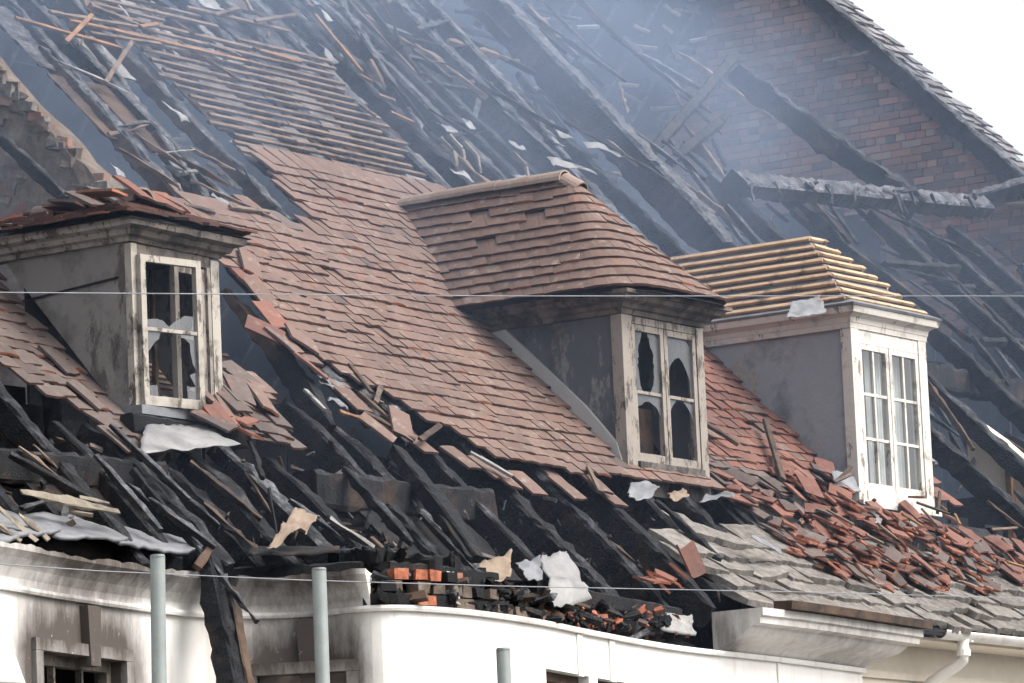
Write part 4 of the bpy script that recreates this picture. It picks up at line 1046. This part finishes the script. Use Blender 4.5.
for b in bricks[295:]:
    mb.cur = rng.random()+.001; mb.box((GX-.005-rng.uniform(0, .012), b[0], b[1]), Vector((.02, 0, 0)), Vector((0, b[2]/2, 0)), Vector((0, 0, .0325)), 0, .003)
mb.build('brickwork_field', 'brick', gab)['kind'] = 'stuff'
# verge: charred rake timber and short tile courses
beam('verge_rafter', (GX-.06, 2.6, rake(2.6)-.02), (GX-.06, 6.9, rake(6.9)-.02), .14, .2, ('char', 'char_ash'), gab, rough=.03)
ts = TileSet(gab); y = 2.7
while y < 6.8:
    for i in range(3):
        if rng.random() > .08: ts.add('tile_grey', rand_rot(tile_M(mp(GX+.12+i*.19+rng.uniform(-.02, .02), y, .36+rng.uniform(-.01, .015)), 0, .16), .05))
    y += .105
ts.flush()
mb = MB(); mb.prism([mp(GX+.02, 2.5, .3), mp(GX+.62, 2.5, .3), mp(GX+.62, 6.9, .3), mp(GX+.02, 6.9, .3)], N*-.05); mb.build('verge_boarding', 'char', gab)
beam('hanging_lath', Xp(823, 61, GX-.15), Xp(872, 52, GX-.1), .04, .03, ('wood_pale', 'wood_pale'), gab, rough=.01)
beam('hanging_lath', Xp(980, 206, GX-.4), Xp(1030, 203, GX-.3), .05, .03, ('wood_pale', 'wood_pale'), gab, rough=.01)
beam('verge_rafter', Xp(975, 199, GX-.5), Xp(1040, 180, GX-.2), .16, .14, ('char', 'char_ash'), gab, rough=.03)

pw = thing('party_wall', (-3.3, 2, 4.5), 'low tan rubble party wall with crumbling raked top behind the scorched left dormer', 'wall')
mb = MB(); n = 40; V = []
for i in range(n+1):
    y = 1.15+4.7*i/n; zt = y+Z0-.02+.05*nz((y*5, 0, 0))+.03*nz((y*15, 3, 0))
    for xx, zz in ((-3.42, 4.5), (-3.42+.03*nz((y*6, 1, 1)), zt-.18), (-3.4+.03*nz((y*9, 2, 2)), zt), (-3.1, zt-.03+.04*nz((y*8, 9, 0))), (-3.08, 4.5)): V.append(Vector((xx, y, zz)))
mb.add(V, [(i*5+j, i*5+j+1, (i+1)*5+j+1, (i+1)*5+j) for i in range(n) for j in range(4)]+[(4, 3, 2, 1, 0), tuple(n*5+j for j in range(5))]); mb.build('rubble_core', 'rubble_wall', pw)
for i in range(150):
    y = rng.uniform(1.2, 3.2); zt = y+Z0; s = rng.uniform(.03, .07); zz = zt-rng.uniform(.0, .12) if i < 90 else zt-rng.uniform(.1, 1.0)
    mb = MB(); mb.box((-3.412+rng.uniform(-.006, .05)*(zz > zt-.1), y, zz), Vector((.022, 0, 0)), Vector((0, s, s*.2)), Vector((0, -s*.1, s*.6)), 0, .012); mb.build('stone', rng.choice(('rubble_wall', 'stone_slate', 'rubble_wall', 'brick')) if i < 90 else 'rubble_wall', pw)

rear = thing('rear_roof_slope', (5, 9, 5), 'inside of the burnt rear roof slope with white-edged rafters and batten stubs', 'roof')
YR_, ZR_ = 6.75, Z0+6.65; RS = 1.25           # z = ZR - RS*(y-YR)
rn_ = Vector((0, -RS, -1)).normalized()
def rp(x, y, off=0): return Vector((x, y, ZR_-RS*(y-YR_)))+rn_*off
_h = onp(388, 2, (0, RS, 1), ZR_+RS*YR_)
def hole(x, y): return abs(x-_h.x) < .45 and abs(y-_h.y) < .4
x = -9.0
while x < 12.9:
    y = YR_
    segs = []
    for yy in np.arange(YR_, 10, .8):
        if not hole(x+.2, yy+.4): mb = MB(); mb.prism([rp(x, yy, -.02), rp(x+.4, yy, -.02), rp(x+.4, yy+.795, -.02), rp(x, yy+.795, -.02)], rn_*-.02); segs.append(mb)
    if segs:
        for s_ in segs: s_.build('sarking_board', 'char', rear)
    x += .402
for i in range(34):
    x = -8.7+i*.64
    beam('rafter', rp(x, YR_, .06), rp(x, 10.5, .06), .06, .11, ('char_some_ash', 'char_ash'), rear, up=rn_, rough=.02, seg=.2)
for i in range(210):
    x, y = rng.uniform(5, 12.8), rng.uniform(6.8, 9.2); l = rng.uniform(.12, .45)
    beam('batten_stub', rp(x, y, .125), rp(x+l, y+rng.uniform(-.06, .06), .125+rng.uniform(0, .05)), .035, .025, (rng.choice(('char_ash', 'plank_grey', 'char_some_ash', 'batten_old', 'wood_pale')),)*2, rear, up=rn_, rough=.006, seg=.12)

# plaster partition seen past the right dormer
pp = thing('plaster_partition', (7.2, 1.2, 4.5), 'cream plaster partition stub standing among charred rafters right of the white dormer', 'wall')
mb = MB(); q = [Xp(*p, 7.2) for p in ((966, 428), (975, 420), (1000, 438), (1060, 490), (1060, 560), (1000, 500), (968, 458))]
mb.prism(q, Vector((.12, 0, 0))); mb.build('plaster_panel', 'plaster_cream', pp)
a = q[5]; mb = MB(); mb.aabb(7.205, 7.31, a.y-.5, a.y+.5, 4.5, a.z+.05); mb.build('stud_base', 'char', pp)
beam('stud', (7.17, a.y-.1, 4.5), (7.17, a.y-.12, a.z+.25), .06, .06, ('wood_orange', 'wood_orange'), pp, up=(0, -1, 0))

cp = thing('added_dark_screen', (12.3, 5, 4.5), 'added black board screen making the dark under the fallen purlin before the brick gable', 'wall')  # made-up black boards, added so the background under the purlin stays dark
px = 700
while px < 1060:
    a = Xp(px, 215 if px < 868 else 338, 12.3); b = Xp(px+18, 215 if px < 868 else 338, 12.3); mb = MB()
    tz = a.z+rng.uniform(-.12, .1)
    if rng.random() > .06: mb.box((12.3+rng.uniform(-.02, .02), (a.y+b.y)/2, (4.5+tz)/2), Vector((.012, 0, 0)), Vector((0, abs(a.y-b.y)/2-.004, 0)), ZV*((tz-4.5)/2), 0, .01); mb.build('partition_board', 'char', cp)
    px += 18
# timber party wall, charred: stops light between houses
cw = thing('charred_crosswall', (2.1, 3, 4.5), 'black charred brick cross wall under the rafters behind the swept hip dormer', 'wall')
mb = MB(); mb.prism([Vector((4.55, .8, 4.5)), Vector((4.55, 5.8, 4.5)), Vector((4.55, 5.8, 5.8+Z0-.35)), Vector((4.55, .8, .8+Z0-.35))], Vector((.2, 0, 0))); mb.build('wall_core', 'char', cw)
tuft = 0
for i in range(26):
    y = 2.4+i*.085; 
    if rng.random() < .75:
        mb = MB(); mb.box((4.5, y, y+Z0-.33), Vector((.1, 0, 0)), Vector((0, .05, .02)), Vector((0, -.01, .03)), 0, .02); mb.build('coping_brick', rng.choice(('char_ash', 'char_some_ash', 'brick')), cw)
# torn felt scraps and pale board ends on the ridge behind the middle dormer
for px, py, a, b, mt in ((462, 178, .16, .14, 'sheet_pale'), (445, 130, .2, .1, 'lead'), (470, 125, .1, .1, 'sheet_pale'), (520, 182, .25, .09, 'lead'), (555, 140, .14, .12, 'sheet_pale'), (565, 138, .1, .14, 'sheet_pale'), (590, 148, .5, .1, 'plank_grey'), (555, 165, .6, .12, 'plank_grey'), (512, 145, .25, .06, 'plank_grey')):
    p = Mp(px, py, .06); sheet('felt_scrap', [p, p+XA*a, p+XA*a+UPS*b*.9, p+UPS*b], mt, {'sheet_pale': 'torn pale scrap of roofing felt on black rafters above the swept dormer ridge', 'lead': 'torn grey scrap of roofing felt on black rafters above the swept dormer ridge', 'plank_grey': 'flat grey board scrap lying on black rafters above the swept dormer ridge'}[mt], 'felt scrap', 'felt scraps above the middle dormer ridge', bend=.05, nx=5, ny=5, rag=.04)
for px, py in ((440, 137), (449, 135), (464, 142), (513, 152)):
    p = Mp(px, py, .05); q = Mp(px+13, py+14, .02); r2 = q+Vector((0, -.02, -.14))
    o = beam('split_rafter_tail', p, q, .035, .03, ('wood_pale', 'wood_pale'), None, rough=.008, seg=.04)
    tag(o, 'short pale split timber end sticking out above the swept dormer ridge', 'timber', 'split timber ends above the middle dormer')
    tag(beam('split_rafter_tail', q, r2, .035, .03, ('wood_pale', 'wood_pale'), None, rough=.008, seg=.04, up=(0, -1, 0)), 'short pale split timber end sticking out above the swept dormer ridge', 'timber', 'split timber ends above the middle dormer')

# ================================================================== LOOSE THINGS
# fallen tiles heaped below the right dormer
def heap(x, y): return .06+.13*math.exp(-((x-2.4)/1.0)**2-((y+.35)/.25)**2)
cnt = 0; tries = 0
while cnt < 290 and tries < 4000:
    tries += 1; x, y = rng.uniform(1.15, 5.3), rng.uniform(-.85, .3)
    px, py = proj(mp(x, y, .1))
    if not (py > 470 and py < 590): continue
    if px < 760 and py > 540-(760-px)*.1: continue
    if py > min(588, 526+(px-700)*.31): continue
    if 3.05 < x < 4.3 and y > -.18: continue
    if x > 4.4 and y > -.25: continue
    h = heap(x, y); M = tile_M(mp(x, y, .03+h*rng.random()), rng.gauss(0, .45), rng.uniform(-.05, .5), rng.gauss(0, .22))
    kd = rng.choice(('tile_red', 'tile_brown', 'tile_red_b', 'tile_red', 'tile_red_b', 'tile_brown_b'))
    sc_ = rng.uniform(.5, 1.)
    o = inst(TV[kd][rng.randrange(len(TV[kd]))][0], 'fallen_tile', M @ Matrix.Diagonal((sc_*rng.uniform(.8, 1.1), sc_, 1, 1)), None)
    tag(o, {'tile_red': 'whole red tile fallen in the heap below the white dormer', 'tile_brown': 'whole brown sooty tile fallen in the heap below the white dormer', 'tile_red_b': 'broken piece of red tile in the heap below the white dormer', 'tile_brown_b': 'broken piece of brown tile in the heap below the white dormer'}[kd], 'roof tile', 'fallen tiles heaped below the white dormer'); cnt += 1
for i in range(15):
    x, y = rng.uniform(1.3, 4.9), rng.uniform(-.75, -.05); px, py = proj(mp(x, y, .1))
    if py > 535+(px-700)*.22 or px < 730: continue
    a = mp(x, y, .1+heap(x, y)*.8); b = a+XA*rng.uniform(-.3, .3)+UPS*rng.uniform(-.25, .25)+N*rng.uniform(-.05, .1)
    tag(beam('broken_lath', a, b, .025, .015, (rng.choice(('wood_orange', 'wood_brown', 'batten_old')),)*2, None, rough=.004, seg=.08), 'splintered brown lath stuck in the heap of fallen red tiles', 'lath', 'laths in the tile heap')
for px0, py0, px1, py1, mt in ((765, 420, 783, 480, 'wood_brown'), (740, 445, 700, 420, 'wood_brown')):
    tag(beam('split_batten', Mp(px0, py0, .12), Mp(px1, py1, .1), .05, .03, (mt, mt), None, rough=.01), 'long brown split batten leaning on the red tiles' if px0 == 765 else 'short brown batten lying across the red tiles beside the swept dormer', 'batten')
# tile crumbs
mb = MB(); lim = 0
for i in range(520):
    if i < 140: x, y, o_ = rng.uniform(1.4, 4.3), rng.uniform(-.8, -.2), .03+.04*rng.random()
    else: x, y, o_ = rng.uniform(-.6, 1.0), rng.uniform(-1.05, -.9), .0
    if i >= 140:
        px = rng.uniform(575, 700); p, d, oo = wallpt(px, -rng.uniform(.02, .35), 4.6+rng.uniform(0, .12)+.1*math.exp(-((px-660)/25)**2)); c_ = p
    else: c_ = mp(x, y, o_)
    if i < 140 and proj(c_)[1] > 560+(proj(c_)[0]-850)*.12: continue
    s = rng.uniform(.006, .02); mb.cur = rng.random()+.001
    ax = Vector((rng.uniform(-1, 1), rng.uniform(-1, 1), rng.uniform(-1, 1))).normalized(); b_ = ax.orthogonal().normalized(); g_ = ax.cross(b_)
    mb.box(c_, ax*s*1.6, b_*s, g_*s*.5, rng.choice((0, 0, 1, 2)), s*.3)
tag(mb.build('tile_rubble', ['edge_orange', 'tile_brown', 'char']), 'crumbled orange tile rubble strewn along the burnt eaves', 'rubble', None, 'stuff')
for px, py in ((662, 582), (676, 580), (688, 578), (668, 590), (700, 576), (680, 584)):
    p, d, oo = wallpt(px, -.1, 4.85); p = Yp(px, py, p.y); M = frame(p, XA, UPS, N)
    tag(inst(TV['tile_red_b'][rng.randrange(6)][0], 'broken_tile', rand_rot(M, .5), None), 'broken bright orange tile piece on the burnt wall head below the swept dormer', 'roof tile', 'broken tiles on the wall head')
# black charcoal litter over the eaves
mb = MB()
for i in range(2600):
    px = rng.uniform(-20, 700); p, d, oo = wallpt(px, -rng.uniform(.03 if px > 385 else .22, .75), 0)
    z = 4.58+rng.uniform(0, .17) if 365 < px else 4.6+rng.uniform(0, .14)
    s = rng.uniform(.012, .05); ax = Vector((rng.uniform(-1, 1), rng.uniform(-1, 1), rng.uniform(-.4, .4))).normalized(); b_ = ax.orthogonal().normalized(); g_ = ax.cross(b_)
    mb.box((p.x, p.y, z), ax*s*2.6, b_*s*.55, g_*s*.35, rng.choice((0, 0, 0, 0, 1, 2)), s*.3)
tag(mb.build('charcoal_litter', ['char', 'char_ash', 'wood_brown']), 'charcoal and burnt wood litter along the top of the white wall', 'charcoal', None, 'stuff')

mb = MB()
for i in range(240):
    if i < 140: px = rng.uniform(0, 430); py = rng.uniform(430, 550)
    else: px = rng.uniform(380, 740); py = 470+(px-380)*.16+rng.uniform(0, 75)
    c_ = Mp(px, py, rng.uniform(-.22, -.04)); s_ = rng.uniform(.006, .024)
    ax = Vector((rng.uniform(-1, 1), rng.uniform(-1, 1), rng.uniform(-1, 1))).normalized(); b_ = ax.orthogonal().normalized(); g_ = ax.cross(b_)
    mb.box(c_, ax*s_*2.2, b_*s_*.8, g_*s_*.35, rng.choice((0, 0, 0, 1, 2, 3)), s_*.3)
tag(mb.build('burnt_debris', ['char', 'char_ash', 'wood_brown', 'tile_brown']), 'burnt splinters and tile crumbs scattered over the lower rafters', 'debris', None, 'stuff')
# sheets
def S(name, px4, Y, mat, label, cat='metal sheet', **k):
    Ys = Y if hasattr(Y, '__len__') else [Y]*4
    return sheet(name, [Yp(x, y, yy) for (x, y), yy in zip(px4, Ys)], mat, label, cat, **k)
S('zinc_apron', [(138, 452), (240, 444), (200, 424), (146, 424)], [-.42, -.42, -.12, -.12], 'sheet_pale', 'pale bent zinc apron under the hanging casement of the scorched dormer', bend=.02)
S('zinc_sheet', [(553, 608), (591, 601), (570, 552), (540, 556)], [-1.75, -1.75, -1.45, -1.45], 'sheet_pale', 'crumpled grey zinc sheet hanging over the broken wall head', bend=.06)
S('zinc_sheet', [(524, 580), (543, 577), (540, 557), (516, 562)], [-1.6, -1.6, -1.45, -1.45], 'lead', 'small torn zinc strip left of the hanging crumpled sheet', bend=.05)
S('felt_sheet', [(487, 584), (512, 572), (511, 551), (478, 562)], [-1.75, -1.7, -1.5, -1.5], 'felt_brown', 'scorched brown felt scrap on the broken wall head', bend=.05)
S('bent_board', [(266, 546), (305, 530), (320, 519), (292, 514)], [-1.4, -1.35, -1.1, -1.1], 'felt_brown', 'curled scorched board lying on charred rafter feet', 'board', bend=.07)
S('lead_scrap', [(628, 498), (652, 497), (660, 486), (632, 480)], [-.3, -.3, -.15, -.15], 'lead', 'curled pale lead scrap under the left post of the swept dormer', 'lead flashing', bend=.04)
S('lead_scrap', [(672, 502), (690, 494), (684, 487), (668, 493)], [-.3, -.3, -.2, -.2], 'felt_brown', 'small curled scrap below the sill of the swept dormer', 'lead flashing', bend=.03)
S('lead_scrap', [(700, 502), (735, 496), (730, 489), (706, 494)], [-.3, -.3, -.15, -.15], 'lead', 'pale curled flashing at the right post of the swept dormer', 'lead flashing', bend=.03)
S('lead_scrap', [(786, 318), (826, 314), (820, 294), (792, 300)], [.02, -.05, .12, .16], 'lead', 'grey lead scrap lying on the bare battens of the white dormer', 'lead flashing', bend=.04)
S('lead_scrap', [(835, 484), (862, 492), (852, 476), (832, 470)], [-.15, -.15, .0, .0], 'lead', 'grey lead soaker at the foot of the white dormer cheek', 'lead flashing', bend=.02)
S('slate_strip', [(752, 538), (784, 556), (781, 549), (750, 533)], [-.85, -.85, -.8, -.8], 'lead', 'narrow grey strip lying on the stone slates', 'strip', bend=.01)
S('lead_scrap', [(699, 343), (727, 352), (724, 345), (700, 336)], [1.3, 1.3, 1.4, 1.4], 'lead', 'grey flashing strip at the top of the red tiles', 'lead flashing', bend=.02)
S('wall_slate', [(660, 628), (695, 636), (692, 615), (668, 612)], [-1.3, -1.3, -1.2, -1.2], 'plank_grey', 'grey broken slate leaning on the broken cornice end', 'slate', bend=.02, th=.012)
S('torn_flap', [(455, 600), (466, 606), (455, 572), (449, 571)], [-1.85, -1.85, -1.7, -1.7], 'plaster_grey', 'narrow torn pale flap hanging in front of exposed bricks', 'scrap', bend=.02)
# lead gutter and boards over the left eaves
for k, (a, b) in enumerate((((0, 515), (60, 522)), ((55, 512), (130, 528)), ((120, 518), (208, 541)))):
    pa, da, oa = wallpt(a[0]+5, .12, 0); pb, db, ob = wallpt(b[0], .12, 0)
    A = Yp(a[0], a[1]+24-8*k*0, pa.y); B = Yp(b[0], b[1]+9, pb.y); back = Vector((0, .42, .17))
    tag(sheet('lead_gutter_lining', [A, B, B+back, A+back], 'lead', bend=.03, nx=14, th=.02, rag=.02), ('grey lead gutter lining on the left eaves under pale splintered planks', 'grey lead gutter lining draped in the middle of the left eaves', 'grey lead gutter lining ending at the fallen charred post')[k], 'gutter lining')
for k, (x0, y0, x1, y1, w_) in enumerate(((22, 492, 118, 511, .09), (80, 497, 110, 503, .06), (70, 511, 95, 515, .04), (60, 470, 35, 446, .05), (20, 447, 64, 481, .06), (20, 515, 50, 541, .1), (0, 508, 35, 540, .12), (-6, 520, 22, 542, .1))):
    yy = (-1.05, -1.0, -1.1, -.55, -.6, -1.28, -1.32, -1.36)[k]
    tag(beam('splintered_plank', Yp(x0, y0, yy+.1), Yp(x1, y1, yy), w_, .018, ('wood_pale' if k < 3 or k > 4 else 'batten_old',)*2, None, rough=.02, t0=.5, t1=.4, seg=.06), ('long pale splintered plank on the lead gutter lining', 'short pale splinter behind the long plank', 'small pale splinter under the long plank', 'brown split batten on the charred boards at the left', 'brown split batten beside the charred boards at the left', 'pale broken plank overhanging the left wall head', 'wide pale broken plank overhanging the left wall head', 'pale plank end overhanging the left wall head')[k], 'plank')
# fallen charred posts against the facade
p, d, oo = wallpt(215, .35, 0); ya = p.y
tag(beam('charred_post', Yp(207, 548, ya+.25), Yp(240, 720, ya-.1), .16, .14, ('char', 'char'), None, up=(0, -1, 0), rough=.02, t0=.7), 'thick charred post hanging down in front of the white wall', 'timber')
tag(beam('charred_post', Yp(228, 590, ya+.1), Yp(250, 720, ya-.12), .08, .1, ('char', 'wood_brown'), None, up=(0, -1, 0), rough=.015), 'thinner charred post beside the thick one in front of the white wall', 'timber')
tag(beam('brace', Yp(196, 568, ya+.2), Yp(212, 544, ya+.2), .05, .04, ('wood_brown', 'wood_brown'), None, rough=.01), 'brown brace at the head of the thick charred post', 'timber')
S('eaves_ledge', [(248, 552), (340, 551), (338, 546), (252, 546)], [-1.35, -1.3, -1.0, -1.0], 'char', 'black charred ledge board over the dark eaves opening', 'board', bend=.01, th=.02)
# splinters along the broken edge of the tiles
for k, (x0, y0, x1, y1, mt) in enumerate(((350, 365, 372, 393, 'wood_brown'), (383, 376, 376, 402, 'batten_old'), (360, 393, 402, 430, 'wood_brown'), (364, 412, 415, 440, 'wood_brown'), (340, 412, 362, 419, 'wood_orange'), (305, 390, 325, 410, 'plank_grey'), (440, 425, 420, 440, 'wood_brown'), (470, 452, 512, 476, 'plank_grey'), (600, 492, 588, 467, 'batten_old'))):
    tag(beam('splinter', Mp(x0, y0, .03), Mp(x1, y1, .05), .04, .02, (mt, mt), None, rough=.006, seg=.06), 'splintered batten piece dangling at the broken left edge of the tiled field', 'splinter', 'splinters along the broken tile edge')
for k in range(18):
    px = rng.uniform(305, 420); py = 372+(px-305)*.5+rng.uniform(-10, 22); p = Mp(px, py, -.02); a = rng.uniform(.06, .18)
    tag(sheet('felt_shred', [p, p+XA*a, p+XA*a*.7+UPS*a, p+UPS*a*.8], rng.choice(('plank_grey', 'lead', 'felt_brown', 'char_ash')), bend=.06, nx=5, ny=4, rag=.05), 'grey shred of roofing felt under the broken left edge of the tiled field', 'felt shred', 'felt shreds along the broken tile edge')

# posts, wires, lamp
for k, (px, py, dx, Y) in enumerate(((157.5, 557, 4, -2.6), (319, 570, 1, -2.6), (503, 650, 0, -2.75))):
    tp = Yp(px, py, Y); t_ = thing('steel_post', (tp.x, Y, 0), ('tall galvanized post in front of the sooty keystone window', 'galvanized post standing before the second keystone window', 'shortest galvanized post in front of the white bow')[k], 'post')
    mb = MB(); tube_mb(mb, [(tp.x, Y, 0), (tp.x-.02*dx, Y, 2), (tp.x, Y, tp.z)], .04, 14); mb.build('pole', 'galv', t_, True)
    mb = MB(); tube_mb(mb, [(tp.x, Y, 0), (tp.x, Y, .05)], .09, 14); mb.build('base_plate', 'galv', t_)
    mb = MB(); tube_mb(mb, [(tp.x, Y, tp.z-.001), (tp.x, Y, tp.z+.012)], [.042, .036], 14); mb.build('end_cap', 'galv', t_)
def wire(name, pts, r, label):
    P_ = [Yp(x, y, Y) for x, y, Y in pts]; mb = MB(); Q = []
    n = 40
    for i in range(n+1): u = i/n*(len(P_)-1); j = min(int(u), len(P_)-2); Q.append(P_[j].lerp(P_[j+1], u-j))
    tube_mb(mb, Q, r, 6); tag(mb.build(name, 'wire', None, True), label, 'wire')
wire('overhead_wire', [(-60, 292, -2.8), (500, 296, -2.8), (1090, 296, -2.8)], .003, 'thin overhead wire crossing in front of the dormers')
wire('overhead_wire', [(-60, 560, -2.2), (100, 571, -2.2), (300, 580, -2.2), (500, 586, -2.2), (800, 592, -2.2), (1090, 600, -2.2)], .003, 'thin sagging wire along the wall head below the rafters')
Lp = Yp(-6, 655, -3.0)
lamp = thing('street_lamp', (Lp.x-.12, -3.0, 0), 'white domed street lamp with round grey cap at the left edge', 'street lamp')
def lathe(prof, c, n=24):
    mb = MB(); vs = []; k = len(prof)
    for i in range(n):
        a = 2*math.pi*i/n
        for r, z in prof: vs.append((c.x+r*math.cos(a), c.y+r*math.sin(a), c.z+z))
    mb.add(vs, [(i*k+j, ((i+1) % n)*k+j, ((i+1) % n)*k+j+1, i*k+j+1) for i in range(n) for j in range(k-1)]); return mb
Lc = Vector((Lp.x-.1, -3.0, Lp.z-.06))
lathe([(0, .14), (.06, .13), (.12, .1), (.17, .04), (.2, -.05), (.215, -.09), (.205, -.1), (.16, -.09)], Lc).build('lamp_shade', 'gutter_white', lamp, True)
lathe([(0, -.165), (.08, -.155), (.16, -.125), (.205, -.098), (.19, -.095)], Lc).build('lamp_bowl', 'plaster_cream', lamp, True)
lathe([(0, .25), (.035, .245), (.055, .22), (.055, .19), (.035, .16), (.02, .135)], Lc).build('lamp_cap', 'galv', lamp, True)
mb = MB(); tube_mb(mb, [(Lc.x-.35, -3.0, 0), (Lc.x-.35, -3.0, Lc.z+.1), (Lc.x-.3, -3, Lc.z+.22), (Lc.x-.05, -3, Lc.z+.24)], .035, 12); mb.build('lamp_post', 'galv', lamp, True)

# ================================================================== SMOKE
t = NT('smoke'); t.t.nodes.remove(t.b)
pv = t.n('VolumePrincipled'); pv.inputs['Color'].default_value = (.53, .67, .94, 1); pv.inputs['Anisotropy'].default_value = .2
sp = t.n('SeparateXYZ'); t.l(t.n('NewGeometry').outputs['Position'], sp.inputs[0])
mr = t.n('MapRange', interpolation_type='SMOOTHSTEP'); t.l(sp.outputs[1], mr.inputs[0]); mr.inputs[1].default_value = .9; mr.inputs[2].default_value = 3.0
nn_ = t.ramp(t.noise(.75, 5, .62), (.4, .16), (.64, 1.))
mx_ = t.n('MapRange', interpolation_type='SMOOTHSTEP'); t.l(sp.outputs[0], mx_.inputs[0]); mx_.inputs[1].default_value = 5.; mx_.inputs[2].default_value = 10.; mx_.inputs[3].default_value = 1.; mx_.inputs[4].default_value = .22
nn_ = t.math('MULTIPLY', nn_, mx_.outputs[0])
t.l(t.math('ADD', t.math('MULTIPLY', t.math('MULTIPLY', mr.outputs[0], nn_), SMOKE), .009), pv.inputs['Density'])
t.l(pv.outputs[0], t.t.nodes['Material Output'].inputs['Volume'])
mb = MB(); mb.prism([Vector((-7, *q)) for q in ((-1.75, Z0-2.4), (7.5, Z0+3.0), (7.5, Z0+8.2), (-1.75, Z0+1.2))], Vector((24, 0, 0)))
tag(mb.build('smoke', 'smoke'), 'thin blue-grey smoke drifting over the burnt upper roof', 'smoke', None, 'stuff')
